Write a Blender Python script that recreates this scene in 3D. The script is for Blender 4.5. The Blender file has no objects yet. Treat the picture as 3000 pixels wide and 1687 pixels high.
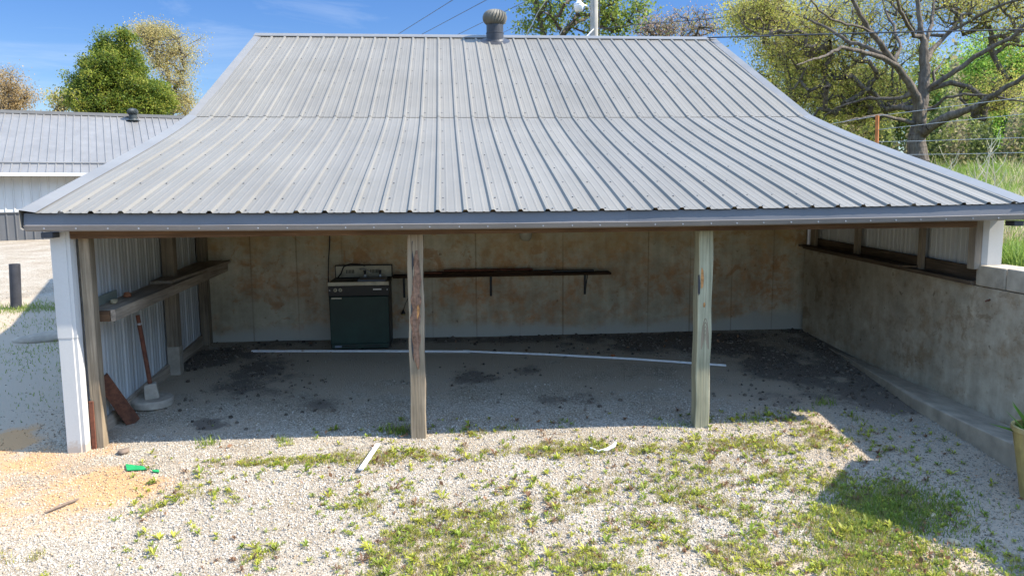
import bpy, math, random
import numpy as np
from mathutils import Matrix, Vector, Euler
random.seed(7); RG = np.random.default_rng(11)
C = bpy.context.scene.collection
SC = bpy.context.scene
PI = math.pi

# ---------------------------------------------------------------- camera
CF, CT, CP, CR = 2295.2, .1236, .0845, -.0082
CAM = np.array([3.03, -6.5118, 2.1623])
_F = np.array([math.sin(CP)*math.cos(CT), math.cos(CP)*math.cos(CT), -math.sin(CT)])
_R = np.array([math.cos(CP), -math.sin(CP), 0.]); _U = np.cross(_R, _F)
_R, _U = math.cos(CR)*_R+math.sin(CR)*_U, -math.sin(CR)*_R+math.cos(CR)*_U
cd = bpy.data.cameras.new('camera'); cam = bpy.data.objects.new('camera', cd); C.objects.link(cam)
cd.sensor_width = 36; cd.lens = 36*CF/3000; cd.clip_start = .05; cd.clip_end = 3000
cam.matrix_world = Matrix(((_R[0], _U[0], -_F[0], CAM[0]), (_R[1], _U[1], -_F[1], CAM[1]), (_R[2], _U[2], -_F[2], CAM[2]), (0, 0, 0, 1)))
SC.camera = cam
def at(u, v, dep):                      # a sight line to a far thing, at its real distance
    u, v = u*1.1646, v*1.1646
    return CAM + dep*(_F+_R*(u-1500)/CF-_U*(v-843.5)/CF)

# ---------------------------------------------------------------- light
SUN = Vector((.96, -.186, 1.)).normalized()
SC.view_settings.view_transform = 'Standard'; SC.view_settings.look = 'None'
SC.view_settings.exposure = 1.42; SC.view_settings.gamma = 1
w = bpy.data.worlds.new('World'); SC.world = w; w.use_nodes = True
nt = w.node_tree; nt.nodes.clear()
el = math.asin(SUN.z)
def N(nt, t, **k):
    n = nt.nodes.new('ShaderNode'+t)
    for a, b in k.items():
        if a.startswith('i_'): n.inputs[a[2:].replace('_', ' ')].default_value = b
        else: setattr(n, a, b)
    return n
sky = N(nt, 'TexSky', sky_type='NISHITA', sun_disc=False, sun_elevation=el, sun_rotation=math.atan2(SUN.x, SUN.y), altitude=900, air_density=1., dust_density=.15, ozone_density=2.5)
hs = N(nt, 'HueSaturation'); hs.inputs['Saturation'].default_value = 1.3; hs.inputs['Hue'].default_value = .512
tc = N(nt, 'TexCoord'); mp = N(nt, 'Mapping'); mp.inputs['Scale'].default_value = (1.6, 1.6, 9); mp.inputs['Rotation'].default_value = (.05, .16, .3)
nz = N(nt, 'TexNoise', i_Scale=1.7, i_Detail=7, i_Roughness=.62, i_Distortion=.9)
rp = N(nt, 'ValToRGB'); rp.color_ramp.elements[0].position = .50; rp.color_ramp.elements[1].position = .82
rp.color_ramp.elements[1].color = (.4, .4, .4, 1)
mx = N(nt, 'MixRGB'); mx.inputs[2].default_value = (6.2, 6.9, 7.6, 1)
bg = N(nt, 'Background', i_Strength=.15); wo = N(nt, 'OutputWorld')
L = nt.links.new
L(sky.outputs[0], hs.inputs['Color']); L(tc.outputs['Generated'], mp.inputs[0]); L(mp.outputs[0], nz.inputs['Vector']); L(nz.outputs[0], rp.inputs[0])
sx_ = N(nt, 'SeparateXYZ'); L(tc.outputs['Generated'], sx_.inputs[0]); er = N(nt, 'ValToRGB'); er.color_ramp.elements[0].position = .0; er.color_ramp.elements[0].color = (.35, .35, .355, 1); er.color_ramp.elements[1].position = .36; er.color_ramp.elements[1].color = (4.3, 2.95, 1.85, 1); e_ = er.color_ramp.elements.new(.23); e_.color = (.40, .40, .41, 1); L(sx_.outputs[2], er.inputs[0])
ml = N(nt, 'MixRGB', blend_type='MULTIPLY'); ml.inputs[0].default_value = 1
L(rp.outputs[0], mx.inputs[0]); L(hs.outputs[0], mx.inputs[1]); L(mx.outputs[0], ml.inputs[1]); L(er.outputs[0], ml.inputs[2]); L(ml.outputs[0], bg.inputs[0]); L(bg.outputs[0], wo.inputs[0])
sd = bpy.data.lights.new('sun', 'SUN'); sd.energy = 4.4; sd.angle = math.radians(.5); sd.color = (1, .92, .80)
so = bpy.data.objects.new('sun', sd); C.objects.link(so); so.rotation_euler = SUN.to_track_quat('Z', 'Y').to_euler(); so.location = (20, -5, 25)

# ---------------------------------------------------------------- materials
def mat(name, rough=.7, metal=0., spec=.3):
    m = bpy.data.materials.new(name); m.use_nodes = True; n = m.node_tree
    b = n.nodes['Principled BSDF']; b.inputs['Roughness'].default_value = rough; b.inputs['Metallic'].default_value = metal
    b.inputs['Specular IOR Level'].default_value = spec
    return m, n, b
def ramp(n, stops):
    r = N(n, 'ValToRGB'); e = r.color_ramp.elements
    e[0].position, e[0].color = stops[0][0], (*stops[0][1], 1)
    e[1].position, e[1].color = stops[-1][0], (*stops[-1][1], 1)
    for p, c in stops[1:-1]:
        x = e.new(p); x.color = (*c, 1)
    return r
def coord(n, kind='Object', scale=(1, 1, 1), rot=(0, 0, 0), loc=(0, 0, 0)):
    t = N(n, 'TexCoord'); m = N(n, 'Mapping'); m.inputs['Scale'].default_value = scale; m.inputs['Rotation'].default_value = rot; m.inputs['Location'].default_value = loc
    n.links.new(t.outputs[kind], m.inputs[0]); return m
def noise(n, vec, scale, detail=4, rough=.55, dist=0):
    t = N(n, 'TexNoise', i_Scale=scale, i_Detail=detail, i_Roughness=rough, i_Distortion=dist)
    n.links.new(vec.outputs[0], t.inputs['Vector']); return t
def mixc(n, fac, a, b, mode='MIX'):
    x = N(n, 'MixRGB', blend_type=mode)
    for i, v in ((0, fac), (1, a), (2, b)):
        if hasattr(v, 'outputs'): n.links.new(v.outputs[0], x.inputs[i])
        elif isinstance(v, bpy.types.NodeSocket): n.links.new(v, x.inputs[i])
        else: x.inputs[i].default_value = v if i == 0 else (*v, 1)
    return x
def bump(n, b, h, s=.3, d=.01):
    x = N(n, 'Bump', i_Strength=s, i_Distance=d)
    n.links.new(h.outputs[0] if hasattr(h, 'outputs') else h, x.inputs['Height']); n.links.new(x.outputs[0], b.inputs['Normal'])
def plain(name, col, rough=.6, var=.12, sc=9., metal=0., spec=.3, dirt=None):
    m, n, b = mat(name, rough, metal, spec); v = coord(n)
    t = noise(n, v, sc, 6)
    r = ramp(n, [(.3, tuple(c*(1-var) for c in col)), (.7, tuple(min(1, c*(1+var)) for c in col))]); n.links.new(t.outputs[0], r.inputs[0]); o = r
    if dirt:
        t2 = noise(n, v, sc*.35, 5, .65); r2 = ramp(n, [(.5, (0, 0, 0)), (.72, (.7, .7, .7))]); n.links.new(t2.outputs[0], r2.inputs[0])
        o = mixc(n, r2, r, dirt)
    n.links.new(o.outputs[0], b.inputs['Base Color']); bump(n, b, t, .15, .003)
    return m
def wood(name, axis, dark, light, rough=.85, scale=1., knots=True):
    m, n, b = mat(name, rough, 0, .15); s = [22*scale]*3; s['XYZ'.index(axis)] = 1.1*scale
    v = coord(n, 'Object', tuple(s)); t = noise(n, v, 1., 7, .62, .35)
    s2 = [120.]*3; s2['XYZ'.index(axis)] = 3.
    v2 = coord(n, 'Object', tuple(s2)); t2 = noise(n, v2, 1, 3)
    r = ramp(n, [(.25, dark), (.5, tuple((a+c)/2 for a, c in zip(dark, light))), (.72, light)]); n.links.new(t.outputs[0], r.inputs[0])
    r2 = ramp(n, [(.3, (.62, .6, .58)), (.55, (1, 1, 1))]); n.links.new(t2.outputs[0], r2.inputs[0])
    x = mixc(n, .8, r, r2, 'MULTIPLY')
    v3 = coord(n); t3 = noise(n, v3, 2.3, 4); r3 = ramp(n, [(.35, (.72, .7, .68)), (.65, (1.08, 1.05, 1.02))]); n.links.new(t3.outputs[0], r3.inputs[0])
    y = mixc(n, .8, x, r3, 'MULTIPLY'); n.links.new(y.outputs[0], b.inputs['Base Color']); bump(n, b, t2, .5, .004)
    return m
def ao_free_metal(name, col, streak, axis_scale, rough=.42):
    m, n, b = mat(name, rough, 0., .28); v = coord(n, 'Object', axis_scale); t = noise(n, v, 1., 6, .6)
    r = ramp(n, [(.3, tuple(c*.88 for c in col)), (.7, tuple(c*1.06 for c in col))]); n.links.new(t.outputs[0], r.inputs[0])
    v2 = coord(n); t2 = noise(n, v2, .8, 8, .65); r2 = ramp(n, [(.42, (1, 1, 1)), (.75, streak)]); n.links.new(t2.outputs[0], r2.inputs[0])
    t3 = noise(n, v2, 70, 3); r3 = ramp(n, [(.35, (.965, .965, .965)), (.6, (1, 1, 1))]); n.links.new(t3.outputs[0], r3.inputs[0])
    x = mixc(n, 1., r, r2, 'MULTIPLY'); x2 = mixc(n, 1., x, r3, 'MULTIPLY'); n.links.new(x2.outputs[0], b.inputs['Base Color'])
    bump(n, b, t2, .16, .02)
    sp = N(n, 'SeparateXYZ'); n.links.new(v2.outputs[0], sp.inputs[0]); sn = N(n, 'Math', operation='SNAP'); n.links.new(sp.outputs[0], sn.inputs[0]); sn.inputs[1].default_value = .9144
    wn = N(n, 'TexWhiteNoise', noise_dimensions='1D'); n.links.new(sn.outputs[0], wn.inputs['W']); rw_ = ramp(n, [(0, (.92, .92, .92)), (1, (1.04, 1.04, 1.04))]); n.links.new(wn.outputs[0], rw_.inputs[0])
    x3 = mixc(n, 1., x2, rw_, 'MULTIPLY'); n.links.new(x3.outputs[0], b.inputs['Base Color'])
    return m
M_roof = ao_free_metal('roof_metal', (.166, .155, .132), (.90, .89, .86), (2.5, .3, 2), .6)
M_trim = ao_free_metal('grey_trim', (.155, .148, .134), (.9, .9, .9), (2, 2, 2))
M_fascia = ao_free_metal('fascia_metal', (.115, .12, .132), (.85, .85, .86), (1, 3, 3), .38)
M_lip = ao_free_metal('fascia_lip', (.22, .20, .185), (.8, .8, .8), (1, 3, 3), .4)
M_white = ao_free_metal('white_trim', (.47, .462, .44), (.95, .95, .94), (1, 1, .2), .4)
n = M_white.node_tree; b = n.nodes['Principled BSDF']; src = b.inputs['Base Color'].links[0].from_socket; v = coord(n, 'Object', loc=(0, 0, .06)); t = noise(n, v, 14, 5, .6); sp = N(n, 'SeparateXYZ'); n.links.new(v.outputs[0], sp.inputs[0])
ad = N(n, 'Math', operation='MULTIPLY_ADD'); n.links.new(t.outputs[0], ad.inputs[0]); ad.inputs[1].default_value = -.22; n.links.new(sp.outputs[2], ad.inputs[2]); r = ramp(n, [(.0, (.5, .5, .5)), (.04, (0, 0, 0))]); n.links.new(ad.outputs[0], r.inputs[0]); x = mixc(n, r, src, (.30, .20, .12)); n.links.new(x.outputs[0], b.inputs['Base Color'])
M_siding = ao_free_metal('white_siding_inner', (.50, .51, .52), (.76, .74, .66), (2, 2, .3), .4)
M_farw = ao_free_metal('white_wall_metal', (.55, .55, .53), (.92, .92, .9), (3, 3, .6))
M_farg = ao_free_metal('grey_wainscot', (.11, .112, .115), (.9, .9, .9), (3, 3, .6))
M_farr = ao_free_metal('far_roof_metal', (.172, .168, .16), (.9, .9, .9), (3, 3, 3))
M_screw = plain('screw_metal', (.12, .12, .12), .4, .1, 50, .6)
M_woodx = wood('beam_wood', 'X', (.07, .04, .024), (.19, .115, .065))
M_woody = wood('shelf_wood', 'Y', (.23, .19, .15), (.50, .42, .33))
M_woodyd = wood('dark_plate_wood', 'Y', (.05, .036, .026), (.17, .125, .085))
M_woodz = wood('post_wood', 'Z', (.16, .13, .09), (.38, .31, .22))
M_woodz2 = wood('treated_post_wood', 'Z', (.21, .21, .14), (.46, .44, .31))
M_woodz3 = wood('old_stud_wood', 'Z', (.16, .135, .105), (.36, .30, .23))
M_shelfx = wood('wall_shelf_wood', 'X', (.022, .013, .009), (.07, .042, .026))
M_rust = plain('rusty_steel', (.115, .045, .025), .85, .4, 30, dirt=(.05, .025, .018))
M_rustp = plain('rusty_pipe_steel', (.14, .05, .028), .8, .3, 30, dirt=(.07, .03, .02))
M_conc = plain('pale_concrete', (.33, .285, .23), .9, .2, 14, dirt=(.2, .17, .13))
M_block = plain('weathered_block', (.36, .31, .24), .95, .22, 8, dirt=(.09, .08, .065))
M_foot = plain('footing_concrete', (.29, .245, .185), .95, .25, 6, dirt=(.14, .12, .09))
M_black = plain('black_plastic', (.012, .012, .014), .45, .2, 20)
M_green = plain('dark_green_enamel', (.007, .028, .023), .45, .35, 3, spec=.3)
M_cream = plain('cream_enamel', (.50, .46, .36), .5, .1, 12, dirt=(.28, .23, .16))
M_topd = plain('dirty_cooktop', (.035, .032, .03), .6, .4, 10)
M_blue = plain('blue_grey_pan', (.17, .19, .24), .5, .15, 10)
M_pvc = plain('white_pvc', (.60, .60, .60), .45, .08, 20)
M_pipe = plain('bollard_steel', (.035, .036, .042), .55, .3, 8, dirt=(.07, .065, .06))
M_vent = plain('weathered_vent', (.125, .115, .092), .6, .15, 12, dirt=(.11, .10, .08))
M_ventd = plain('dark_vent_metal', (.035, .037, .043), .5, .2, 12)
M_farv = plain('far_vent_metal', (.035, .042, .042), .5, .2, 12)
M_rock = plain('tan_rock', (.42, .33, .2), .9, .25, 20)
M_rockg = plain('grey_rock', (.26, .24, .21), .95, .25, 20)
M_brick = plain('red_brick', (.35, .13, .06), .9, .2, 20)
M_gshard = plain('green_plastic', (.02, .27, .09), .4, .15, 20)
M_pole = wood('pole_wood', 'Z', (.23, .22, .2), (.5, .48, .44))
M_lampw = plain('lamp_white', (.75, .76, .78), .4, .05, 9)
M_wire = plain('wire_dark', (.03, .035, .045), .5)
M_wirel = plain('wire_light', (.45, .45, .45), .5)
M_orange = plain('orange_post_steel', (.38, .13, .04), .8, .3, 9)
M_pot = plain('yellow_pot', (.34, .25, .09), .8, .25, 9, dirt=(.3, .24, .16))
M_bark = plain('post_bark', (.20, .115, .075), .95, .5, 40, dirt=(.30, .19, .12))
M_knot = plain('knot_wood', (.42, .2, .07), .8, .4, 30)
M_slab = plain('apron_concrete', (.50, .44, .34), .9, .12, 3, dirt=(.36, .31, .23))
M_gal = plain('galvanised_box', (.4, .41, .43), .4, .15, 30, .5)
M_stick = plain('grey_stick', (.16, .12, .09), .9, .3, 30)
m, n, b = mat('lamp_glass', .25); b.inputs['Base Color'].default_value = (.55, .52, .42, 1); b.inputs['Transmission Weight'].default_value = .35; M_glass = m

def bark_mat(name, a, c):
    m, n, b = mat(name, .95, 0, .1); v = coord(n, 'Object', (9, 9, 2.2)); t = noise(n, v, 1.4, 6, .65, .4)
    r = ramp(n, [(.3, a), (.7, c)]); n.links.new(t.outputs[0], r.inputs[0]); n.links.new(r.outputs[0], b.inputs['Base Color']); bump(n, b, t, .9, .05); return m
M_bk1 = bark_mat('oak_bark', (.052, .042, .033), (.18, .15, .12))
M_bk2 = bark_mat('tree_bark', (.04, .034, .028), (.14, .12, .10))
def leafmat(name, trans=.4):
    m, n, b = mat(name, .55, 0, .25); a = N(n, 'Attribute', attribute_name='Col'); n.links.new(a.outputs['Color'], b.inputs['Base Color'])
    t = N(n, 'BsdfTranslucent'); g = N(n, 'Gamma', i_Gamma=.8); n.links.new(a.outputs['Color'], g.inputs[0]); n.links.new(g.outputs[0], t.inputs[0])
    x = N(n, 'MixShader'); x.inputs[0].default_value = trans; o = n.nodes['Material Output']
    n.links.new(b.outputs[0], x.inputs[1]); n.links.new(t.outputs[0], x.inputs[2]); n.links.new(x.outputs[0], o.inputs[0]); return m
M_leaf = leafmat('leaf_surface', .45); M_grass = leafmat('grass_surface', .35)
m, n, b = mat('stone_surface', .9, 0, .2); a = N(n, 'Attribute', attribute_name='Col'); v = coord(n); t = noise(n, v, 160, 3)
r = ramp(n, [(.3, (.78, .78, .78)), (.65, (1.06, 1.06, 1.06))]); n.links.new(t.outputs[0], r.inputs[0]); x = mixc(n, 1., a.outputs['Color'], r, 'MULTIPLY'); n.links.new(x.outputs[0], b.inputs['Base Color']); M_stone = m

def wall_mat(name, seam_axis, base1, base2, rust, seams=True):
    m, n, b = mat(name, .92, 0, .15); v = coord(n); vs = coord(n, 'Object', (5, 5, .45)); vx = coord(n, 'Object', (1., 1., 1.5), loc=(3.1, 1.7, 0))
    t = noise(n, v, 1.1, 6, .6, .4); r = ramp(n, [(.32, base1), (.66, base2)]); n.links.new(t.outputs[0], r.inputs[0])
    t2 = noise(n, vx, 1.25, 9, .7, .25); r2 = ramp(n, [(.42, (0, 0, 0)), (.52, (.6, .6, .6)), (.64, (1, 1, 1))]); n.links.new(t2.outputs[0], r2.inputs[0])
    tb = noise(n, v, 9, 6, .7); rb = ramp(n, [(.42, (0, 0, 0)), (.6, (1, 1, 1))]); n.links.new(tb.outputs[0], rb.inputs[0])
    f = mixc(n, .75, r2, rb, 'MULTIPLY')
    x = mixc(n, f, r, rust)
    tm = noise(n, v, 4.2, 8, .68, .5); rm = ramp(n, [(.54, (0, 0, 0)), (.60, (.8, .8, .8)), (.7, (1, 1, 1))]); n.links.new(tm.outputs[0], rm.inputs[0]); tl = noise(n, vx, .7, 3, .5); rl = ramp(n, [(.44, (0, 0, 0)), (.58, (.85, .85, .85))]); n.links.new(tl.outputs[0], rl.inputs[0])
    fm = mixc(n, 1., rm, rl, 'MULTIPLY'); x = mixc(n, fm, x, tuple(c*.82 for c in rust))
    tg = noise(n, v, 6.5, 7, .7); rg_ = ramp(n, [(.3, (.80, .79, .77)), (.7, (1.16, 1.16, 1.16))]); n.links.new(tg.outputs[0], rg_.inputs[0]); x = mixc(n, 1., x, rg_, 'MULTIPLY')
    t3 = noise(n, vs, 1.6, 6, .6); r3 = ramp(n, [(.3, (.62, .62, .62)), (.6, (1.08, 1.08, 1.08))]); n.links.new(t3.outputs[0], r3.inputs[0])
    x = mixc(n, .42, x, r3, 'MULTIPLY')
    t4 = noise(n, v, 16, 3, .5); r4 = ramp(n, [(.66, (1, 1, 1)), (.74, (.45, .4, .36))]); n.links.new(t4.outputs[0], r4.inputs[0])
    x = mixc(n, .8, x, r4, 'MULTIPLY')
    sp = N(n, 'SeparateXYZ'); tcn = N(n, 'TexCoord'); n.links.new(tcn.outputs['Object'], sp.inputs[0])
    # lime-pale band low on the wall, its edge wandering
    ad = N(n, 'Math', operation='MULTIPLY_ADD'); n.links.new(t.outputs[0], ad.inputs[0]); ad.inputs[1].default_value = -.5; n.links.new(sp.outputs[2], ad.inputs[2])
    r5 = ramp(n, [(.14, (.9, .9, .9)), (.24, (0, 0, 0))]); n.links.new(ad.outputs[0], r5.inputs[0]); x = mixc(n, r5, x, (.40, .39, .35)) if seams else x
    # yellow-brown seep at the top
    r6 = ramp(n, [(.62, (0, 0, 0)), (1., (.7, .7, .7))]); ad2 = N(n, 'Math', operation='MULTIPLY_ADD'); n.links.new(t2.outputs[0], ad2.inputs[0]); ad2.inputs[1].default_value = .9
    mu = N(n, 'Math', operation='MULTIPLY_ADD'); n.links.new(sp.outputs[2], mu.inputs[0]); mu.inputs[1].default_value = .62; mu.inputs[2].default_value = -.62
    n.links.new(mu.outputs[0], ad2.inputs[2]); n.links.new(ad2.outputs[0], r6.inputs[0]); x = mixc(n, r6, x, (.46, .33, .14))
    if seams:
        md = N(n, 'Math', operation='PINGPONG'); n.links.new(sp.outputs[seam_axis], md.inputs[0]); md.inputs[1].default_value = .285
        r7 = ramp(n, [(.003, (.42, .38, .34)), (.013, (1, 1, 1))]); n.links.new(md.outputs[0], r7.inputs[0]); ts_ = noise(n, vs, .9, 5, .6); rs_ = ramp(n, [(.42, (.05, .05, .05)), (.6, (.75, .75, .75))]); n.links.new(ts_.outputs[0], rs_.inputs[0]); x = mixc(n, rs_, x, r7, 'MULTIPLY')
    n.links.new(x.outputs[0], b.inputs['Base Color']); bump(n, b, tb, .35, .006)
    return m
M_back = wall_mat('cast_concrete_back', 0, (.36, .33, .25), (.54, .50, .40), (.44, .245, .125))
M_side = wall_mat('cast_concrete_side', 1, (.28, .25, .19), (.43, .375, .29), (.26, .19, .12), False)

# ---------------------------------------------------------------- mesh helpers
class MB:
    def __init__(s): s.v = []; s.f = []
    def add(s, v, f):
        k = len(s.v); s.v += [tuple(p) for p in v]; s.f += [tuple(i+k for i in q) for q in f]; return s
    def box(s, x0, x1, y0, y1, z0, z1):
        return s.hexa([(x0, y0, z0), (x1, y0, z0), (x1, y1, z0), (x0, y1, z0), (x0, y0, z1), (x1, y0, z1), (x1, y1, z1), (x0, y1, z1)])
    def hexa(s, v): return s.add(v, [(0, 3, 2, 1), (4, 5, 6, 7), (0, 1, 5, 4), (1, 2, 6, 5), (2, 3, 7, 6), (3, 0, 4, 7)])
    def prism(s, poly, z0, z1):              # plan polygon, z may be given per corner
        n = len(poly); a = z0 if hasattr(z0, '__len__') else [z0]*n; b = z1 if hasattr(z1, '__len__') else [z1]*n
        v = [(p[0], p[1], a[i]) for i, p in enumerate(poly)]+[(p[0], p[1], b[i]) for i, p in enumerate(poly)]
        return s.add(v, [tuple(range(n))[::-1], tuple(range(n, 2*n))]+[(i, (i+1) % n, n+(i+1) % n, n+i) for i in range(n)])
    def lathe(s, prof, n=24, c=(0, 0, 0)):
        v = []; f = []
        for r, z in prof:
            for k in range(n): v.append((c[0]+r*math.cos(2*PI*k/n), c[1]+r*math.sin(2*PI*k/n), c[2]+z))
        for j in range(len(prof)-1):
            for k in range(n): f.append((j*n+k, j*n+(k+1) % n, (j+1)*n+(k+1) % n, (j+1)*n+k))
        f.append(tuple(range(n))[::-1]); f.append(tuple((len(prof)-1)*n+k for k in range(n)))
        return s.add(v, f)
    def tube(s, pts, rad, n=6):
        P = np.array(pts, float); m_ = len(P); R_ = np.full(m_, rad, float) if not hasattr(rad, '__len__') else np.array(rad, float)
        T = np.gradient(P, axis=0); T /= np.linalg.norm(T, axis=1)[:, None]+1e-9
        ref = np.array([0, 0, 1.]) if abs(T[0][2]) < .9 else np.array([1., 0, 0]); v = []
        a = np.arange(n)*2*PI/n
        for i in range(m_):
            x = np.cross(T[i], ref); x /= np.linalg.norm(x)+1e-9; y = np.cross(T[i], x); ref = -np.cross(T[i], x) if False else ref
            v += list(P[i]+R_[i]*(np.cos(a)[:, None]*x+np.sin(a)[:, None]*y))
        f = [(i*n+k, (i+1)*n+k, (i+1)*n+(k+1) % n, i*n+(k+1) % n) for i in range(m_-1) for k in range(n)]
        f.append(tuple(range(n))); f.append(tuple((m_-1)*n+k for k in range(n))[::-1])
        return s.add(v, f)
MW = {}
def link(name, mb, material, parent=None, loc=(0, 0, 0), rot=(0, 0, 0), smooth=False, bevel=0):
    me = bpy.data.meshes.new(name); me.from_pydata(mb.v, [], mb.f); me.validate(); me.update()
    if smooth: me.polygons.foreach_set('use_smooth', [True]*len(me.polygons))
    me.materials.append(material); o = bpy.data.objects.new(name, me); C.objects.link(o)
    W_ = Matrix.LocRotScale(Vector(loc), Euler(rot), Vector((1, 1, 1))); MW[o.name] = W_
    if parent is not None: o.parent = parent; o.matrix_basis = MW[parent.name].inverted() @ W_
    else: o.matrix_basis = W_
    if bevel:
        b = o.modifiers.new('bevel', 'BEVEL'); b.width = bevel; b.segments = 2; b.limit_method = 'ANGLE'
    return o
def tag(o, label=None, cat=None, group=None, kind=None):
    if label: o['label'] = label
    if cat: o['category'] = cat
    if group: o['group'] = group
    if kind: o['kind'] = kind
    return o
def thing(name, label, cat, loc=(0, 0, 0), group=None):
    o = bpy.data.objects.new(name, None); C.objects.link(o); o.location = loc; o.empty_display_size = .2
    MW[o.name] = Matrix.Translation(Vector(loc)); return tag(o, label, cat, group)
def RXW(y): return 7.80+.045*(3.57-max(y, .2))
def splay(*objs):                        # the right wall runs slightly outward towards the yard
    for o in objs:
        M_ = MW[o.name]; Mi = M_.inverted()
        for v_ in o.data.vertices:
            p = M_ @ v_.co; y = .12+.94*p.y; v_.co = Mi @ Vector((p.x-7.85+RXW(y), y, p.z-.017+.007*y))
    return objs[0]
def board(name, x0, x1, y0, y1, z0, z1, material, parent=None, rot=(0, 0, 0), bevel=.004, jig=0):
    c = ((x0+x1)/2, (y0+y1)/2, (z0+z1)/2); m_ = MB().box(x0-c[0], x1-c[0], y0-c[1], y1-c[1], z0-c[2], z1-c[2])
    return link(name, m_, material, parent, c, rot, bevel=bevel)
def grid(nx, ny, fn):
    v = [fn(i, j) for j in range(ny) for i in range(nx)]
    return v, [(j*nx+i, j*nx+i+1, (j+1)*nx+i+1, (j+1)*nx+i) for j in range(ny-1) for i in range(nx-1)]
def bulk(name, V, Fs, col, material, parent=None, smooth=False):
    """V (n,3), Fs (m,k) faces, col (n,3) -> one mesh"""
    me = bpy.data.meshes.new(name); k = Fs.shape[1]
    me.vertices.add(len(V)); me.vertices.foreach_set('co', V.astype(np.float32).ravel())
    me.loops.add(Fs.size); me.loops.foreach_set('vertex_index', Fs.astype(np.int32).ravel())
    me.polygons.add(len(Fs)); me.polygons.foreach_set('loop_start', np.arange(0, Fs.size, k, dtype=np.int32))
    if smooth: me.polygons.foreach_set('use_smooth', np.ones(len(Fs), dtype=bool))
    me.update(calc_edges=True)
    if col is not None:
        a = me.attributes.new('Col', 'FLOAT_COLOR', 'POINT'); a.data.foreach_set('color', np.concatenate([col, np.ones((len(col), 1))], 1).astype(np.float32).ravel())
    me.materials.append(material); o = bpy.data.objects.new(name, me); C.objects.link(o)
    MW[o.name] = Matrix.Identity(4)
    if parent is not None: o.parent = parent; o.matrix_basis = MW[parent.name].inverted()
    return o
def scatter(tv, tf, pos, R, scale, colr):
    """template verts (k,3), faces, pos (n,3), R (n,3,3), scale (n,) or (n,3), colr (n,3)"""
    n_ = len(pos); k = len(tv); sc_ = scale[:, None, None] if scale.ndim == 1 else scale[:, None, :]
    V = np.einsum('nij,nkj->nki', R, tv[None]*sc_)+pos[:, None, :]
    Fs = (tf[None]+np.arange(n_)[:, None, None]*k).reshape(-1, tf.shape[1])
    return V.reshape(-1, 3), Fs, np.repeat(colr, k, 0)
def joinb(parts):
    V = []; Fs = []; cc = []; o = 0
    for a, b_, c_ in parts: V.append(a); Fs.append(b_+o); cc.append(c_); o += len(a)
    return np.concatenate(V), np.concatenate(Fs), np.concatenate(cc)
def randrot(n_, rg=RG):
    q = rg.normal(size=(n_, 4)); q /= np.linalg.norm(q, axis=1)[:, None]; a, b_, c_, d = q.T
    return np.stack([1-2*(c_*c_+d*d), 2*(b_*c_-a*d), 2*(b_*d+a*c_), 2*(b_*c_+a*d), 1-2*(b_*b_+d*d), 2*(c_*d-a*b_), 2*(b_*d-a*c_), 2*(c_*d+a*b_), 1-2*(b_*b_+c_*c_)], 1).reshape(-1, 3, 3)
def zrot(a):
    c_, s_ = np.cos(a), np.sin(a); o = np.zeros((len(a), 3, 3)); o[:, 0, 0] = c_; o[:, 0, 1] = -s_; o[:, 1, 0] = s_; o[:, 1, 1] = c_; o[:, 2, 2] = 1; return o
def vnoise(x, y, s, seed=0):             # smooth value noise, -1..1
    g = np.random.default_rng(seed).uniform(-1, 1, (64, 64)); x = x/s; y = y/s
    i = np.floor(x).astype(int); j = np.floor(y).astype(int); fx = x-i; fy = y-j; fx = fx*fx*(3-2*fx); fy = fy*fy*(3-2*fy)
    G_ = lambda a, b_: g[a % 64, b_ % 64]
    return (G_(i, j)*(1-fx)+G_(i+1, j)*fx)*(1-fy)+(G_(i, j+1)*(1-fx)+G_(i+1, j+1)*fx)*fy
def fbm(x, y, s, seed=0): return vnoise(x, y, s, seed)*.55+vnoise(x, y, s/2.1, seed+1)*.28+vnoise(x, y, s/4.3, seed+2)*.17

# ---------------------------------------------------------------- the ground
def G(x, y):
    x = np.asarray(x, float); y = np.asarray(y, float)
    z = .08*(np.minimum(y, 4)-.25)+.045*np.clip(y-4, 0, 11)+.012*np.clip(y-18, 0, 60)
    return z+.008*fbm(x, y, .7, 3)+.012*fbm(x, y, 2.3, 5)
CLAY = [(-.75,.62,.25,.3,1.2),(-.42,-.04,.36,.34,.7),(.36,-.64,.44,.35,.9),(.42,-1.09,.25,.3,.8),(-.16,-.62,.32,.51,.6),(.44,-.34,.37,.31,.5),(.03,.64,.22,.22,.6),(.1,.27,.2,.18,.8),(.62,-.56,.3,.21,.7),(-2.93,4.76,.39,1.06,.5),(-2.27,4.05,.31,.68,.5),(-.3,-1.2,.8,.7,.3),(-.9,.35,.4,.25,.9)]
SOIL = [(6.63,2.86,.54,.46,1),(6.93,1.93,.5,.49,1),(4.86,3.4,1.13,.28,.7),(5.99,3.3,.82,.31,.8),(.34,3.,.52,.32,.9),(.08,2.62,.27,.26,.8),(.88,3.57,.51,.24,.6),(7.78,3.24,.31,.44,1),(7.69,2.5,.19,.34,1),(7.59,1.51,.3,.27,.8),(7.6,.63,.31,.28,.6),(.81,.7,.11,.12,1.6),(1.81,1.27,.36,.3,.4),(3.26,1.9,.35,.32,.6),(3.94,2.12,.27,.27,.5),(.94,2.39,.36,.39,.6),(.94,1.64,.54,.54,.5),(7.4,1.,.61,.63,.5),(6.53,.96,.64,.24,.4),(4.03,1.07,.24,.21,.4),(4.45,1.15,.32,.27,.35),(5.34,2.8,.97,.21,.5),(2.9,3.5,1.1,.2,.6)]
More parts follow.
